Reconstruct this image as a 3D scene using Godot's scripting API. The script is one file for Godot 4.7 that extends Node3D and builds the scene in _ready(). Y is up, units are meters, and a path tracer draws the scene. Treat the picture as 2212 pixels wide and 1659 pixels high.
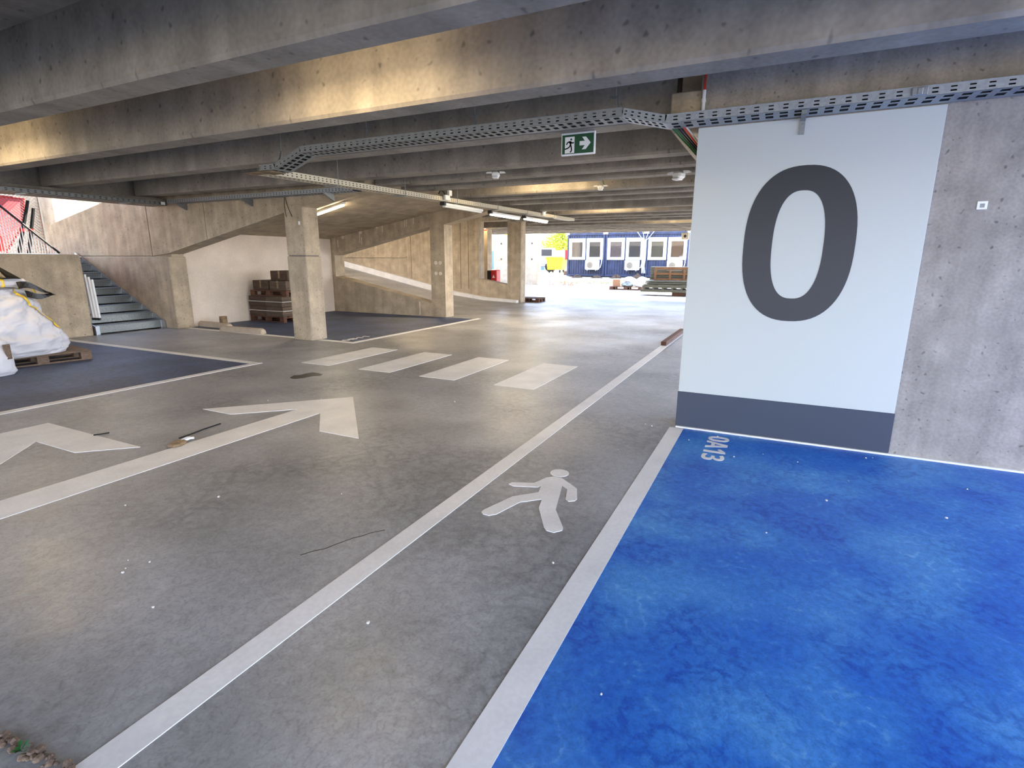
extends Node3D

var M := {}
var T := {}
var taken := {}
var rng := RandomNumberGenerator.new()

const SOFFIT := 2.8
const SLAB := 3.4
# front face of each ceiling beam, measured along the aisle
const BEAMS := [4.2, 2.89, 1.52, 0.15, -1.22, -2.59, -3.96, -5.33, -6.91, -7.77, -8.49, -9.78, -10.54, -11.5, -13.29, -14.54, -15.58, -16.45, -17.74, -19.34, -20.1, -20.95, -22.02, -23.1]


func _ready() -> void:
	rng.seed = 20
	setup_view()
	make_textures()
	make_materials()
	build_shell()
	build_ceiling()
	build_ramp()
	build_stair_side()
	build_yard()
	build_markings()
	build_level_sign()
	build_lamps()
	build_trays()
	build_ceiling_devices()
	build_stairs()
	build_landing_things()
	build_bag_pallet()
	build_box_stack()
	build_small_floor_things()
	build_containers()
	build_far_things()


func setup_view() -> void:
	var cam := Camera3D.new()
	cam.name = "camera"
	cam.position = Vector3(0, 1.55, 0)
	cam.basis = Basis(Vector3.UP, deg_to_rad(25.961)) * Basis(Vector3.RIGHT, deg_to_rad(-13.1)) * Basis(Vector3.BACK, deg_to_rad(0.2134))
	cam.fov = 71.66
	cam.near = 0.05
	cam.far = 400.0
	add_child(cam)
	cam.current = true
	var env := Environment.new()
	env.background_mode = Environment.BG_SKY
	var sky := Sky.new()
	var sm := ProceduralSkyMaterial.new()
	sm.sky_top_color = Color(0.60, 0.70, 0.885)
	sm.sky_horizon_color = Color(0.93, 0.945, 0.965)
	sm.ground_bottom_color = Color(0.55, 0.53, 0.50)
	sm.ground_horizon_color = Color(0.78, 0.78, 0.76)
	sm.sun_angle_max = 8.0
	sm.energy_multiplier = 8.0
	sky.sky_material = sm
	env.sky = sky
	env.ambient_light_source = Environment.AMBIENT_SOURCE_SKY
	env.tonemap_mode = Environment.TONE_MAPPER_LINEAR
	env.tonemap_exposure = 1.32
	env.sdfgi_enabled = true
	env.ssao_enabled = true
	env.ssil_enabled = true
	var we := WorldEnvironment.new()
	we.name = "environment"
	we.environment = env
	add_child(we)
	var sun := DirectionalLight3D.new()
	sun.name = "sun"
	sun.light_color = Color(1.0, 0.96, 0.88)
	sun.light_energy = 8.5
	sun.light_angular_distance = 0.6
	sun.shadow_enabled = true
	add_child(sun)
	sun.look_at_from_position(Vector3.ZERO, Vector3(-0.22, -0.62, 0.62), Vector3.UP)


func make_textures() -> void:
	# polished slab: broad dust, scuffs and curved scratches
	var s := 1280
	var low := nz(s, 0.0062, 11, 4)
	var patch := nz(s, 0.0036, 12, 3)
	var fine := nz(s, 0.09, 13, 3)
	var scr := nz(s, 0.040, 14, 3, true, 30.0)
	var d := PackedByteArray()
	d.resize(s * s * 3)
	for i in s * s:
		var a := low[i] / 255.0
		var p := clampf((patch[i] / 255.0 - 0.30) * 2.2, 0.0, 1.0)
		var f := clampf((scr[i] / 255.0 - 0.52) * 3.2, 0.0, 1.0)
		var v := 0.83 + 0.16 * (a - 0.5) + 0.10 * (fine[i] / 255.0 - 0.5) - p * (0.05 + f * 0.10) + (1.0 - p) * f * 0.03
		v = clampf(v, 0.2, 1.0)
		d[i * 3] = int(v * 255.0)
		d[i * 3 + 1] = int(v * 253.0)
		d[i * 3 + 2] = int(v * 250.0)
	T.floor = rgb_tex(d, s)
	# blue paint: worn dusty veil, darker scuffs, a few pale scrapes
	var veil := nz(s, 0.0055, 21, 4)
	var sc2 := nz(s, 0.032, 22, 3, true, 38.0)
	var zone := nz(s, 0.008, 23, 3)
	var pale := nz(s, 0.024, 24, 3, true, 22.0)
	for i in s * s:
		var w := clampf((veil[i] / 255.0 - 0.28) * 1.8, 0.0, 1.0)
		var k := clampf((sc2[i] / 255.0 - 0.55) * 3.4, 0.0, 1.0) * clampf((zone[i] / 255.0 - 0.38) * 3.5, 0.0, 1.0)
		var q := clampf((pale[i] / 255.0 - 0.74) * 4.0, 0.0, 1.0) * clampf((0.55 - zone[i] / 255.0) * 4.0, 0.0, 1.0)
		var g := (fine[i] / 255.0 - 0.5) * 0.10
		d[i * 3] = int(clampf(0.12 + 0.17 * w - 0.10 * k + 0.20 * q + g, 0.0, 1.0) * 255.0)
		d[i * 3 + 1] = int(clampf(0.42 + 0.14 * w - 0.11 * k + 0.14 * q + g, 0.0, 1.0) * 255.0)
		d[i * 3 + 2] = int(clampf(0.77 + 0.05 * w - 0.08 * k + 0.05 * q + g, 0.0, 1.0) * 255.0)
	T.blue = rgb_tex(d, s)
	# faded grey-blue paint of the far bays, same scuffing
	s = 640
	low = nz(s, 0.006, 31, 4)
	fine = nz(s, 0.08, 33, 3)
	scr = nz(s, 0.03, 34, 3, true, 40.0)
	d = PackedByteArray()
	d.resize(s * s * 3)
	for i in s * s:
		var v := 0.82 + 0.30 * (low[i] / 255.0 - 0.5) + 0.16 * (fine[i] / 255.0 - 0.5) - 0.2 * clampf((scr[i] / 255.0 - 0.6) * 3.0, 0.0, 1.0)
		d[i * 3] = int(clampf(v * 0.97, 0.0, 1.0) * 255.0)
		d[i * 3 + 1] = int(clampf(v * 0.985, 0.0, 1.0) * 255.0)
		d[i * 3 + 2] = int(clampf(v, 0.0, 1.0) * 255.0)
	T.worn = rgb_tex(d, s)
	for i in s * s:
		var v := int(clampf(0.95 + 0.08 * (low[i] / 255.0 - 0.5) + 0.05 * (fine[i] / 255.0 - 0.5), 0.0, 1.0) * 255.0)
		d[i * 3] = v
		d[i * 3 + 1] = v
		d[i * 3 + 2] = v
	T.faint = rgb_tex(d, s)
	# cast concrete: clouding, run marks down the face, air holes
	low = nz(s, 0.011, 41, 5)
	fine = nz(s, 0.12, 43, 2)
	var runs := stretched(s, 640, 24, 0.03, 44)
	var pores := nz(s, 0.07, 45, 1)
	var h := PackedByteArray()
	h.resize(s * s)
	for i in s * s:
		var po := clampf((pores[i] / 255.0 - 0.86) * 9.0, 0.0, 1.0)
		var v := 0.86 + 0.17 * (low[i] / 255.0 - 0.5) + 0.10 * (runs[i] / 255.0 - 0.5) + 0.10 * (fine[i] / 255.0 - 0.5) - 0.22 * po
		d[i * 3] = int(clampf(v, 0.0, 1.0) * 255.0)
		d[i * 3 + 1] = int(clampf(v * 0.985, 0.0, 1.0) * 255.0)
		d[i * 3 + 2] = int(clampf(v * 0.96, 0.0, 1.0) * 255.0)
		h[i] = int(clampf(0.62 + 0.25 * (low[i] / 255.0 - 0.5) + 0.18 * (fine[i] / 255.0 - 0.5) - 0.4 * po, 0.0, 1.0) * 255.0)
	T.conc = rgb_tex(d, s)
	T.conc_h = grey_tex(h, s)
	# gentle unevenness of the slab, kept smooth so that it only ripples reflections
	var wave := Image.create_from_data(320, 320, false, Image.FORMAT_L8, nz(320, 0.042, 51, 2))
	wave.convert(Image.FORMAT_RF)
	wave.resize(1280, 1280, Image.INTERPOLATE_CUBIC)
	T.floor_h = ImageTexture.create_from_image(wave)
	var r := nz(s, 0.006, 52, 4)
	var r2 := nz(s, 0.05, 53, 3, true, 20.0)
	for i in s * s:
		h[i] = int(clampf(0.38 + 0.16 * (r[i] / 255.0 - 0.5) + 0.10 * (r2[i] / 255.0 - 0.4), 0.2, 1.0) * 255.0)
	T.floor_r = grey_tex(h, s)
	# fine scratch layer laid over the painted and bare floor
	s = 512
	scr = nz(s, 0.045, 57, 3, true, 26.0)
	fine = nz(s, 0.16, 58, 3)
	d = PackedByteArray()
	d.resize(s * s * 3)
	for i in s * s:
		var v := int(clampf(0.95 + 0.10 * (fine[i] / 255.0 - 0.5) - 0.13 * clampf((scr[i] / 255.0 - 0.66) * 3.2, 0.0, 1.0), 0.0, 1.0) * 255.0)
		d[i * 3] = v
		d[i * 3 + 1] = v
		d[i * 3 + 2] = v
	T.scratch = rgb_tex(d, s)
	# timber: long grain
	s = 512
	var grain := stretched(s, 20, 512, 0.06, 61)
	fine = nz(s, 0.03, 62, 4)
	d = PackedByteArray()
	d.resize(s * s * 3)
	for i in s * s:
		var v := clampf(0.78 + 0.36 * (grain[i] / 255.0 - 0.5) + 0.2 * (fine[i] / 255.0 - 0.5), 0.0, 1.0)
		d[i * 3] = int(v * 255.0)
		d[i * 3 + 1] = int(v * 246.0)
		d[i * 3 + 2] = int(v * 236.0)
	T.wood = rgb_tex(d, s)
	# zinc spangle
	var cell := FastNoiseLite.new()
	cell.seed = 71
	cell.noise_type = FastNoiseLite.TYPE_CELLULAR
	cell.cellular_return_type = FastNoiseLite.RETURN_CELL_VALUE
	cell.frequency = 0.05
	cell.fractal_type = FastNoiseLite.FRACTAL_NONE
	var ci := cell.get_seamless_image(s, s)
	ci.convert(Image.FORMAT_L8)
	var cd := ci.get_data()
	for i in s * s:
		var v := 0.88 + 0.07 * (cd[i] / 255.0 - 0.5)
		for k in 3:
			d[i * 3 + k] = int(v * 255.0)
	T.zinc = rgb_tex(d, s)
	# raised lozenges of checker plate
	var cs := 128
	var ck := PackedByteArray()
	ck.resize(cs * cs)
	for i in cs * cs:
		var px := float(i % cs) / cs * 4.0
		var py := float(i / cs) / cs * 4.0
		var odd := (int(px) + int(py)) % 2
		var fx := px - floorf(px) - 0.5
		var fy := py - floorf(py) - 0.5
		var lu := (fx + fy) * 0.7 if odd == 0 else (fx - fy) * 0.7
		var lv := (fx - fy) * 0.7 if odd == 0 else (fx + fy) * 0.7
		ck[i] = int(255.0 * clampf((1.0 - absf(lu) / 0.42 - absf(lv) / 0.13) * 3.0, 0.0, 1.0))
	T.checker = grey_tex(ck, cs)
	var cc := PackedByteArray()
	cc.resize(cs * cs * 3)
	for i in cs * cs * 3:
		cc[i] = int(190.0 + ck[i / 3] * 0.25)
	T.checker_c = rgb_tex(cc, cs)
	# loose earth
	low = nz(s, 0.01, 81, 5)
	for i in s * s:
		var v := 0.75 + 0.5 * (low[i] / 255.0 - 0.5)
		d[i * 3] = int(clampf(v, 0.0, 1.0) * 255.0)
		d[i * 3 + 1] = int(clampf(v * 0.96, 0.0, 1.0) * 255.0)
		d[i * 3 + 2] = int(clampf(v * 0.88, 0.0, 1.0) * 255.0)
	T.earth = rgb_tex(d, s)


func make_materials() -> void:
	M.floor = std(Color(0.77, 0.77, 0.77), 1.0, 0.0, T.floor, 9.0, T.floor_h, 0.22)
	M.floor.roughness_texture = T.floor_r
	scratched(M.floor, 1.3)
	M.blue = std(Color(1.0, 1.0, 1.0), 0.50, 0.0, T.blue, 5.5, T.floor_h, 0.2)
	scratched(M.blue, 0.9)
	M.bay = std(Color(0.31, 0.36, 0.49), 0.55, 0.0, T.worn, 4.0)
	M.conc = std(Color(0.78, 0.72, 0.63), 0.85, 0.0, T.conc, 3.2, T.conc_h, 0.5)
	M.beam = std(Color(0.635, 0.61, 0.575), 0.8, 0.0, T.conc, 4.4, T.conc_h, 0.4)
	M.wall = std(Color(0.675, 0.65, 0.63), 0.8, 0.0, T.conc, 2.3, T.conc_h, 0.6)
	M.plaster = std(Color(0.88, 0.82, 0.75), 0.8, 0.0, T.faint, 3.0)
	M.line = std(Color(0.91, 0.895, 0.87), 0.5, 0.0, T.faint, 1.7)
	M.panel = std(Color(0.73, 0.745, 0.725), 0.45)
	M.ink = std(Color(0.13, 0.14, 0.17), 0.45)
	M.band = std(Color(0.20, 0.23, 0.29), 0.5)
	M.zinc = std(Color(0.70, 0.72, 0.73), 0.45, 0.5, T.zinc, 0.5)
	M.zinc_dull = std(Color(0.60, 0.61, 0.60), 0.5, 0.4, T.zinc, 0.5)
	M.cream = std(Color(0.80, 0.76, 0.66), 0.45)
	M.steel = std(Color(0.78, 0.80, 0.82), 0.32, 0.8, T.zinc, 0.4)
	M.checker = std(Color(0.66, 0.68, 0.67), 0.40, 0.6, T.checker_c, 0.2, T.checker, 0.3)
	M.white = std(Color(0.90, 0.90, 0.89), 0.4)
	M.black = std(Color(0.05, 0.05, 0.055), 0.5)
	M.rubber = std(Color(0.03, 0.03, 0.03), 0.7)
	M.wood = std(Color(0.62, 0.45, 0.30), 0.75, 0.0, T.wood, 0.6)
	M.wood_dark = std(Color(0.45, 0.30, 0.21), 0.75, 0.0, T.wood, 0.6)
	M.wood_grey = std(Color(0.55, 0.47, 0.40), 0.8, 0.0, T.wood, 0.6)
	M.carton = std(Color(0.36, 0.28, 0.22), 0.8, 0.0, T.wood, 1.2)
	M.carton2 = std(Color(0.42, 0.36, 0.30), 0.8, 0.0, T.wood, 1.2)
	M.card = std(Color(0.66, 0.54, 0.40), 0.85, 0.0, T.worn, 0.8)
	M.bag = std(Color(0.80, 0.79, 0.80), 0.6)
	M.yellow = std(Color(0.93, 0.78, 0.22), 0.5)
	M.bright_yellow = std(Color(0.96, 0.80, 0.08), 0.45)
	M.plastic_black = std(Color(0.10, 0.095, 0.09), 0.4)
	M.green = std(Color(0.02, 0.28, 0.16), 0.4)
	M.red = std(Color(0.75, 0.10, 0.10), 0.45)
	M.red_pale = std(Color(0.86, 0.30, 0.33), 0.6)
	M.orange = std(Color(0.80, 0.22, 0.08), 0.5)
	M.green_wire = std(Color(0.10, 0.35, 0.14), 0.5)
	M.navy = std(Color(0.235, 0.275, 0.40), 0.55, 0.0, T.worn, 2.0)
	M.glass = std(Color(0.25, 0.27, 0.27, 0.08), 0.03)
	M.glass.transparency = BaseMaterial3D.TRANSPARENCY_ALPHA
	M.earth = std(Color(0.93, 0.87, 0.77), 0.95, 0.0, T.earth, 2.0)
	M.apron = std(Color(0.80, 0.77, 0.72), 0.7, 0.0, T.worn, 3.0)
	M.bounce_ground = std(Color(0.80, 0.78, 0.74), 0.9, 0.0, T.earth, 2.0)  # outer ground, made pale to bounce light up to the ceiling
	M.stain = std(Color(0.20, 0.17, 0.15), 0.4)
	M.stack = std(Color(0.50, 0.51, 0.45), 0.7, 0.0, T.wood, 0.9)
	M.facade = std(Color(0.92, 0.84, 0.70), 0.8)
	M.leaf = std(Color(0.62, 0.66, 0.22), 0.7)
	M.leaf.backlight_enabled = true
	M.leaf.backlight = Color(0.4, 0.45, 0.1)
	M.bark = std(Color(0.40, 0.34, 0.27), 0.9)
	M.led = glow(Color(1.0, 0.95, 0.86), 9.0)
	M.led_warm = glow(Color(1.0, 0.88, 0.68), 5.0)
	M.stop = std(Color(0.74, 0.68, 0.60), 0.85, 0.0, T.faint, 0.6)
	M.stone = std(Color(0.80, 0.78, 0.74), 0.85)


# ---------------------------------------------------------------- shell
func build_shell() -> void:
	var st := newst()
	bx(st, Vector3(-24, -0.3, -24.6), Vector3(10.2, 0, 6.4))
	struct("floor", st, M.floor, "grey polished concrete parking deck floor", "floor")
	st = newst()
	bx(st, Vector3(-0.72, 0, -5.37), Vector3(4.5, SLAB, -5.07))
	var w := struct("wall_right", st, M.wall, "bare grey concrete wall behind the level sign", "wall")
	box_obj("wall_foot", Vector3(-0.72, 0.003, -5.07), Vector3(4.5, 0.018, -5.045), M.line, w)

	# column with a rough casting joint
	st = newst()
	cbx(st, Vector3(-8.49, 0, -7.94), Vector3(-8.0, 1.61, -7.54), 0.015)
	var c := struct("column", st, M.conc, "square concrete column with a rough casting joint", "column")
	st = newst()
	cbx(st, Vector3(-8.475, 1.625, -7.93), Vector3(-8.005, 2.55, -7.545), 0.012)
	obj("upper_shaft", st, M.conc, c)
	st = newst()
	bx(st, Vector3(-8.46, 1.60, -7.90), Vector3(-8.03, 1.63, -7.57))
	obj("mortar_joint", st, M.stain, c)
	st = newst()
	lathe(st, [Vector2(0, -0.01), Vector2(0.03, 0.0), Vector2(0.022, 0.012), Vector2(0, 0.008)], 14, Transform3D(Basis(Vector3.RIGHT, PI / 2), Vector3(-8.22, 1.22, -7.54)))
	obj("tie_plug", st, M.conc, c)
	box_obj("number_tag", Vector3(-8.11, 2.18, -7.545), Vector3(-8.07, 2.24, -7.535), M.white, c)


func build_ceiling() -> void:
	var st := newst()
	bx(st, Vector3(-12.45, SLAB, -5.37), Vector3(4.5, SLAB + 0.25, 4.4))
	bx(st, Vector3(-12.45, SLAB, -24.5), Vector3(3.0, SLAB + 0.25, -5.37))
	bx(st, Vector3(-24, SLAB, -24.5), Vector3(-12.45, SLAB + 0.25, -12.5))
	bx(st, Vector3(-20, SLAB + 0.3, -7.0), Vector3(-12.45, SLAB + 0.5, 4.4))  # landing roof, out of view, added to limit the sky light
	var ceil := struct("ceiling", st, M.beam, "concrete ceiling of deep parallel ribs", "ceiling")
	for i in BEAMS.size():
		var z: float = BEAMS[i]
		var x0 := -11.95
		var x1 := 4.5 if z > -5.0 else -0.97
		if z < -7.5 and z > -12.65:
			x0 = -6.45
		elif z < -12.6:
			x0 = -8.1 if z > -18.3 else -16.0
		if z > -7.5 and z < -6.5:
			x0 = -11.95
		st = newst()
		var wd := 0.28
		var prof := [Vector2(z - 0.02, SLAB), Vector2(z - 0.005, SOFFIT + 0.03), Vector2(z - 0.02, SOFFIT), Vector2(z - wd + 0.02, SOFFIT), Vector2(z - wd + 0.005, SOFFIT + 0.03), Vector2(z - wd + 0.02, SLAB)]
		prism(st, PackedVector2Array(prof), Vector3(x0, 0, 0), Vector3.BACK, Vector3.UP, Vector3.RIGHT, x1 - x0)
		obj("beam", st, M.beam, ceil)
	# unseen downstand behind the camera, added to darken the upper walls
	st = newst()
	bx(st, Vector3(-12.45, 2.35, 4.4), Vector3(4.5, SLAB + 0.25, 4.65))
	obj("edge_beam", st, M.beam, ceil)
	# spandrel and ledge the ribs rest on
	st = newst()
	bx(st, Vector3(-12.45, 2.66, -7.53), Vector3(-12.15, SLAB, 4.4))
	bx(st, Vector3(-12.15, 2.66, -7.53), Vector3(-11.95, SOFFIT, 4.4))
	obj("edge_beam", st, M.beam, ceil)
	st = newst()
	cbx(st, Vector3(-0.97, 2.66, -24.4), Vector3(-0.70, 2.95, -5.10), 0.01)
	bx(st, Vector3(-0.72, 2.95, -24.4), Vector3(-0.45, SLAB, -5.37))  # hidden wall over the ledge, added to keep out leaking sunlight
	obj("ledge", st, M.conc, ceil)
	st = newst()
	bx(st, Vector3(-16, SOFFIT, -24.5), Vector3(-0.97, SLAB, -24.25))
	obj("edge_beam", st, M.beam, ceil)


func soff(x: float) -> float:
	return 1.66 + 0.2 * (x + 12.2)


func slab_under(x: float) -> float:
	return 2.15 + 0.17 * (x + 12.2)


func build_ramp() -> void:
	# wall over the stairs and bays: panels with open joints, sloped underside
	var st := newst()
	wall_z(st, [Vector2(-17.2, 1.62), Vector2(-12.74, 1.62), Vector2(-12.74, 3.12), Vector2(-17.2, 2.32)], -7.55, 0.38)
	var w := struct("wall_ramp", st, M.conc, "board-marked concrete ramp wall with a sloping lower edge", "wall")
	st = newst()
	wall_z(st, [Vector2(-12.71, 1.62), Vector2(-12.2, 1.66), Vector2(-10.78, soff(-10.78)), Vector2(-10.78, SLAB), Vector2(-12.71, SLAB)], -7.55, 0.38)
	obj("panel", st, M.conc, w)
	st = newst()
	wall_z(st, [Vector2(-10.765, soff(-10.765)), Vector2(-8.49, soff(-8.49)), Vector2(-6.5, soff(-6.5)), Vector2(-6.5, SLAB), Vector2(-10.765, SLAB)], -7.55, 0.38)
	obj("panel", st, M.conc, w)
	st = newst()
	bx(st, Vector3(-17.2, 1.56, -7.9), Vector3(-12.15, 1.66, -7.62))  # backing strip added to stop light leaking through the wall gap
	obj("gap_backing", st, M.conc, w)
	# lower wall beside the stairs
	st = newst()
	cbx(st, Vector3(-17.2, 0, -7.93), Vector3(-12.13, 1.6, -7.53), 0.012)
	struct("wall_stair", st, M.conc)
	# ramp slab above the far bay
	st = newst()
	wall_z(st, [Vector2(-12.3, slab_under(-12.3)), Vector2(-6.5, slab_under(-6.5)), Vector2(-6.5, slab_under(-6.5) + 0.22), Vector2(-12.3, slab_under(-12.3) + 0.22)], -7.93, 4.57)
	struct("ceiling_ramp", st, M.conc)
	# pale wall closing the far bay
	st = newst()
	bx(st, Vector3(-12.5, 0, -12.5), Vector3(-12.2, 2.5, -7.93))
	struct("wall_bay", st, M.plaster)
	# dark wall with the slanted opening
	st = newst()
	var a := -12.07
	var b := -8.59
	wall_z(st, [Vector2(-12.9, 0), Vector2(a, 0), Vector2(a, SLAB), Vector2(-12.9, SLAB)], -12.5, 0.4)
	wall_z(st, [Vector2(a, 0), Vector2(b, 0), Vector2(b, 0.37), Vector2(a, 1.05)], -12.5, 0.4)
	wall_z(st, [Vector2(b, 0), Vector2(-8.13, 0), Vector2(-8.13, SLAB), Vector2(b, SLAB)], -12.5, 0.4)
	wall_z(st, [Vector2(a, 1.68), Vector2(b, 2.42), Vector2(b, SLAB), Vector2(a, SLAB)], -12.5, 0.4)
	wall_z(st, [Vector2(-8.13, 2.475), Vector2(-6.6, 2.81), Vector2(-6.6, SLAB), Vector2(-8.13, SLAB)], -12.5, 0.4)
	var dw := struct("wall_opening", st, M.conc, "concrete ramp wall pierced by a slanted opening", "wall")
	for p in [Vector2(-8.42, 1.47), Vector2(-8.28, 1.47), Vector2(-8.42, 1.19), Vector2(-8.28, 1.19), Vector2(-11.7, 2.20), Vector2(-11.0, 2.32), Vector2(-12.35, 1.9), Vector2(-10.4, 2.47)]:
		st = newst()
		lathe(st, [Vector2(0, 0.012), Vector2(0.045, 0.012), Vector2(0.052, 0.0)], 16, Transform3D(Basis(Vector3.RIGHT, PI / 2), Vector3(p.x, p.y, -12.5)))
		obj("tie_plug", st, M.plaster, dw)
	# lime run down from the joints
	for q in [[-11.05, 2.02, 0.34], [-10.98, 1.98, 0.2], [-9.42, 2.42, 0.5], [-9.36, 2.44, 0.62], [-9.12, 2.5, 0.3], [-11.9, 1.9, 0.22], [-9.0, 0.02, 0.38], [-10.2, 2.3, 0.18]]:
		st = newst()
		prism(st, PackedVector2Array([Vector2(-0.012, 0), Vector2(0.012, 0.02), Vector2(0.016, q[2] * 0.6), Vector2(0.02, q[2]), Vector2(-0.018, q[2]), Vector2(-0.008, q[2] * 0.5)]), Vector3(q[0], q[1], -12.5), Vector3.RIGHT, Vector3.UP, Vector3.BACK, 0.0015)
		obj("lime_streak", st, M.plaster, dw)
	box_obj("drain_slot", Vector3(-12.06, 1.055, -12.75), Vector3(-11.55, 1.06, -12.70), M.black, dw)
	# ramp going up to the left, its kerb and far wall
	st = newst()
	wall_z(st, [Vector2(-8.5, 0.001), Vector2(-10.0, 0.06), Vector2(-11.4, 0.22), Vector2(-12.6, 0.40), Vector2(-17, 1.28), Vector2(-24, 2.6), Vector2(-24, 0)], -12.9, 5.3)
	struct("floor_ramp", st, M.floor)
	st = newst()
	wall_z(st, [Vector2(-8.6, 0.10), Vector2(-10.0, 0.18), Vector2(-11.4, 0.37), Vector2(-12.6, 0.62), Vector2(-17, 1.52), Vector2(-24, 2.9), Vector2(-24, 0), Vector2(-8.6, 0)], -18.0, 0.2)
	struct("trim_1", st, M.line)
	st = newst()
	var l := -10.28
	var r := -9.07
	wall_z(st, [Vector2(-24, 0), Vector2(l, 0), Vector2(l, SLAB), Vector2(-24, SLAB)], -18.2, 0.4)
	wall_z(st, [Vector2(l, 0), Vector2(r, 0), Vector2(r, 0.65), Vector2(l, 0.85)], -18.2, 0.4)
	wall_z(st, [Vector2(r, 0), Vector2(-8.52, 0), Vector2(-8.52, SLAB), Vector2(r, SLAB)], -18.2, 0.4)
	wall_z(st, [Vector2(l, 2.97), Vector2(r, 2.97), Vector2(r, SLAB), Vector2(l, SLAB)], -18.2, 0.4)
	var fw := struct("wall_far", st, M.conc, "concrete ramp wall with an upright window opening", "wall")
	box_obj("ledge", Vector3(-17.5, 1.64, -18.2), Vector3(-13.65, 1.70, -18.14), M.conc, fw)
	box_obj("pilaster", Vector3(-13.65, 0.6, -18.2), Vector3(-13.45, SLAB, -18.17), M.conc, fw)
	for x in [-11.1, -10.75]:
		box_obj("joint", Vector3(x - 0.008, 0.45, -18.2), Vector3(x + 0.008, SLAB, -18.193), M.wood_grey, fw)
	# piers seen through the window and at the deck's end
	st = newst()
	bx(st, Vector3(-12.2, 0, -20.5), Vector3(-10.95, SLAB, -20.1))
	struct("wall_pier", st, M.conc)
	st = newst()
	bx(st, Vector3(-16.8, 0, -32.3), Vector3(-13.68, 3.12, -32.0))
	var ep := struct("wall_end", st, M.conc)
	for p in [Vector2(-14.2, 2.6), Vector2(-14.2, 1.62), Vector2(-16.4, 2.6), Vector2(-16.4, 1.62)]:
		st = newst()
		lathe(st, [Vector2(0, 0.01), Vector2(0.05, 0.01), Vector2(0.055, 0.0)], 14, Transform3D(Basis(Vector3.RIGHT, PI / 2), Vector3(p.x, p.y, -32.0)))
		obj("tie_hole", st, M.stain, ep)


func build_stair_side() -> void:
	var st := newst()
	cbx(st, Vector3(-12.9, 0, -6.04), Vector3(-12.55, 1.63, 6.2), 0.012)
	struct("wall_left", st, M.conc, "low concrete retaining wall beside the steel stairs", "wall")
	st = newst()
	bx(st, Vector3(-20, 0, -6.04), Vector3(-12.9, 1.45, 6.2))
	bx(st, Vector3(-20, 0, -7.53), Vector3(-15.6, 1.58, -6.04))
	struct("floor_landing", st, M.conc)
	st = newst()
	bx(st, Vector3(-24, 1.45, -8.1), Vector3(-18.5, 4.0, -7.8))
	struct("wall_landing", st, M.conc)
	# grey pier beyond the landing
	st = newst()
	bx(st, Vector3(-18.5, 1.45, -8.7), Vector3(-17.75, 4.0, -8.1))
	struct("wall_pier", st, M.conc)


func build_yard() -> void:
	var st := newst()
	prism(st, PackedVector2Array([Vector2(-32.6, -0.03), Vector2(-33.6, 0.04), Vector2(-35.0, 0.40), Vector2(-37, 0.50), Vector2(-160, 0.5), Vector2(-160, -1), Vector2(-32.6, -1)]), Vector3(-120, 0, 0), Vector3.BACK, Vector3.UP, Vector3.RIGHT, 200)
	struct("ground", st, M.earth, "pale sunlit earth of the building yard", "ground")
	st = newst()
	bx(st, Vector3(-60, -0.3, -32.6), Vector3(40, -0.02, -24.6))
	struct("ground_apron", st, M.apron, "pale sunlit concrete apron before the containers", "ground")
	st = newst()
	bx(st, Vector3(10.2, -0.4, -24.6), Vector3(80, -0.06, 80))
	bx(st, Vector3(-120, -0.4, 6.4), Vector3(10.2, -0.06, 80))
	bx(st, Vector3(-120, -0.4, -24.6), Vector3(-24, -0.06, 6.4))
	struct("ground_drive", st, M.bounce_ground)


# ---------------------------------------------------------------- paint on the floor
func paint(called: String, pts: Array, m: Material, label: String, thick := 0.004, group := "") -> MeshInstance3D:
	var st := newst()
	flat(st, pts, 0.0, thick)
	var o := obj(called, st, m)
	tag(o, label, "floor marking", group)
	return o


func rect(x0: float, z0: float, x1: float, z1: float) -> Array:
	return [Vector2(x0, z0), Vector2(x1, z0), Vector2(x1, z1), Vector2(x0, z1)]


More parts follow.
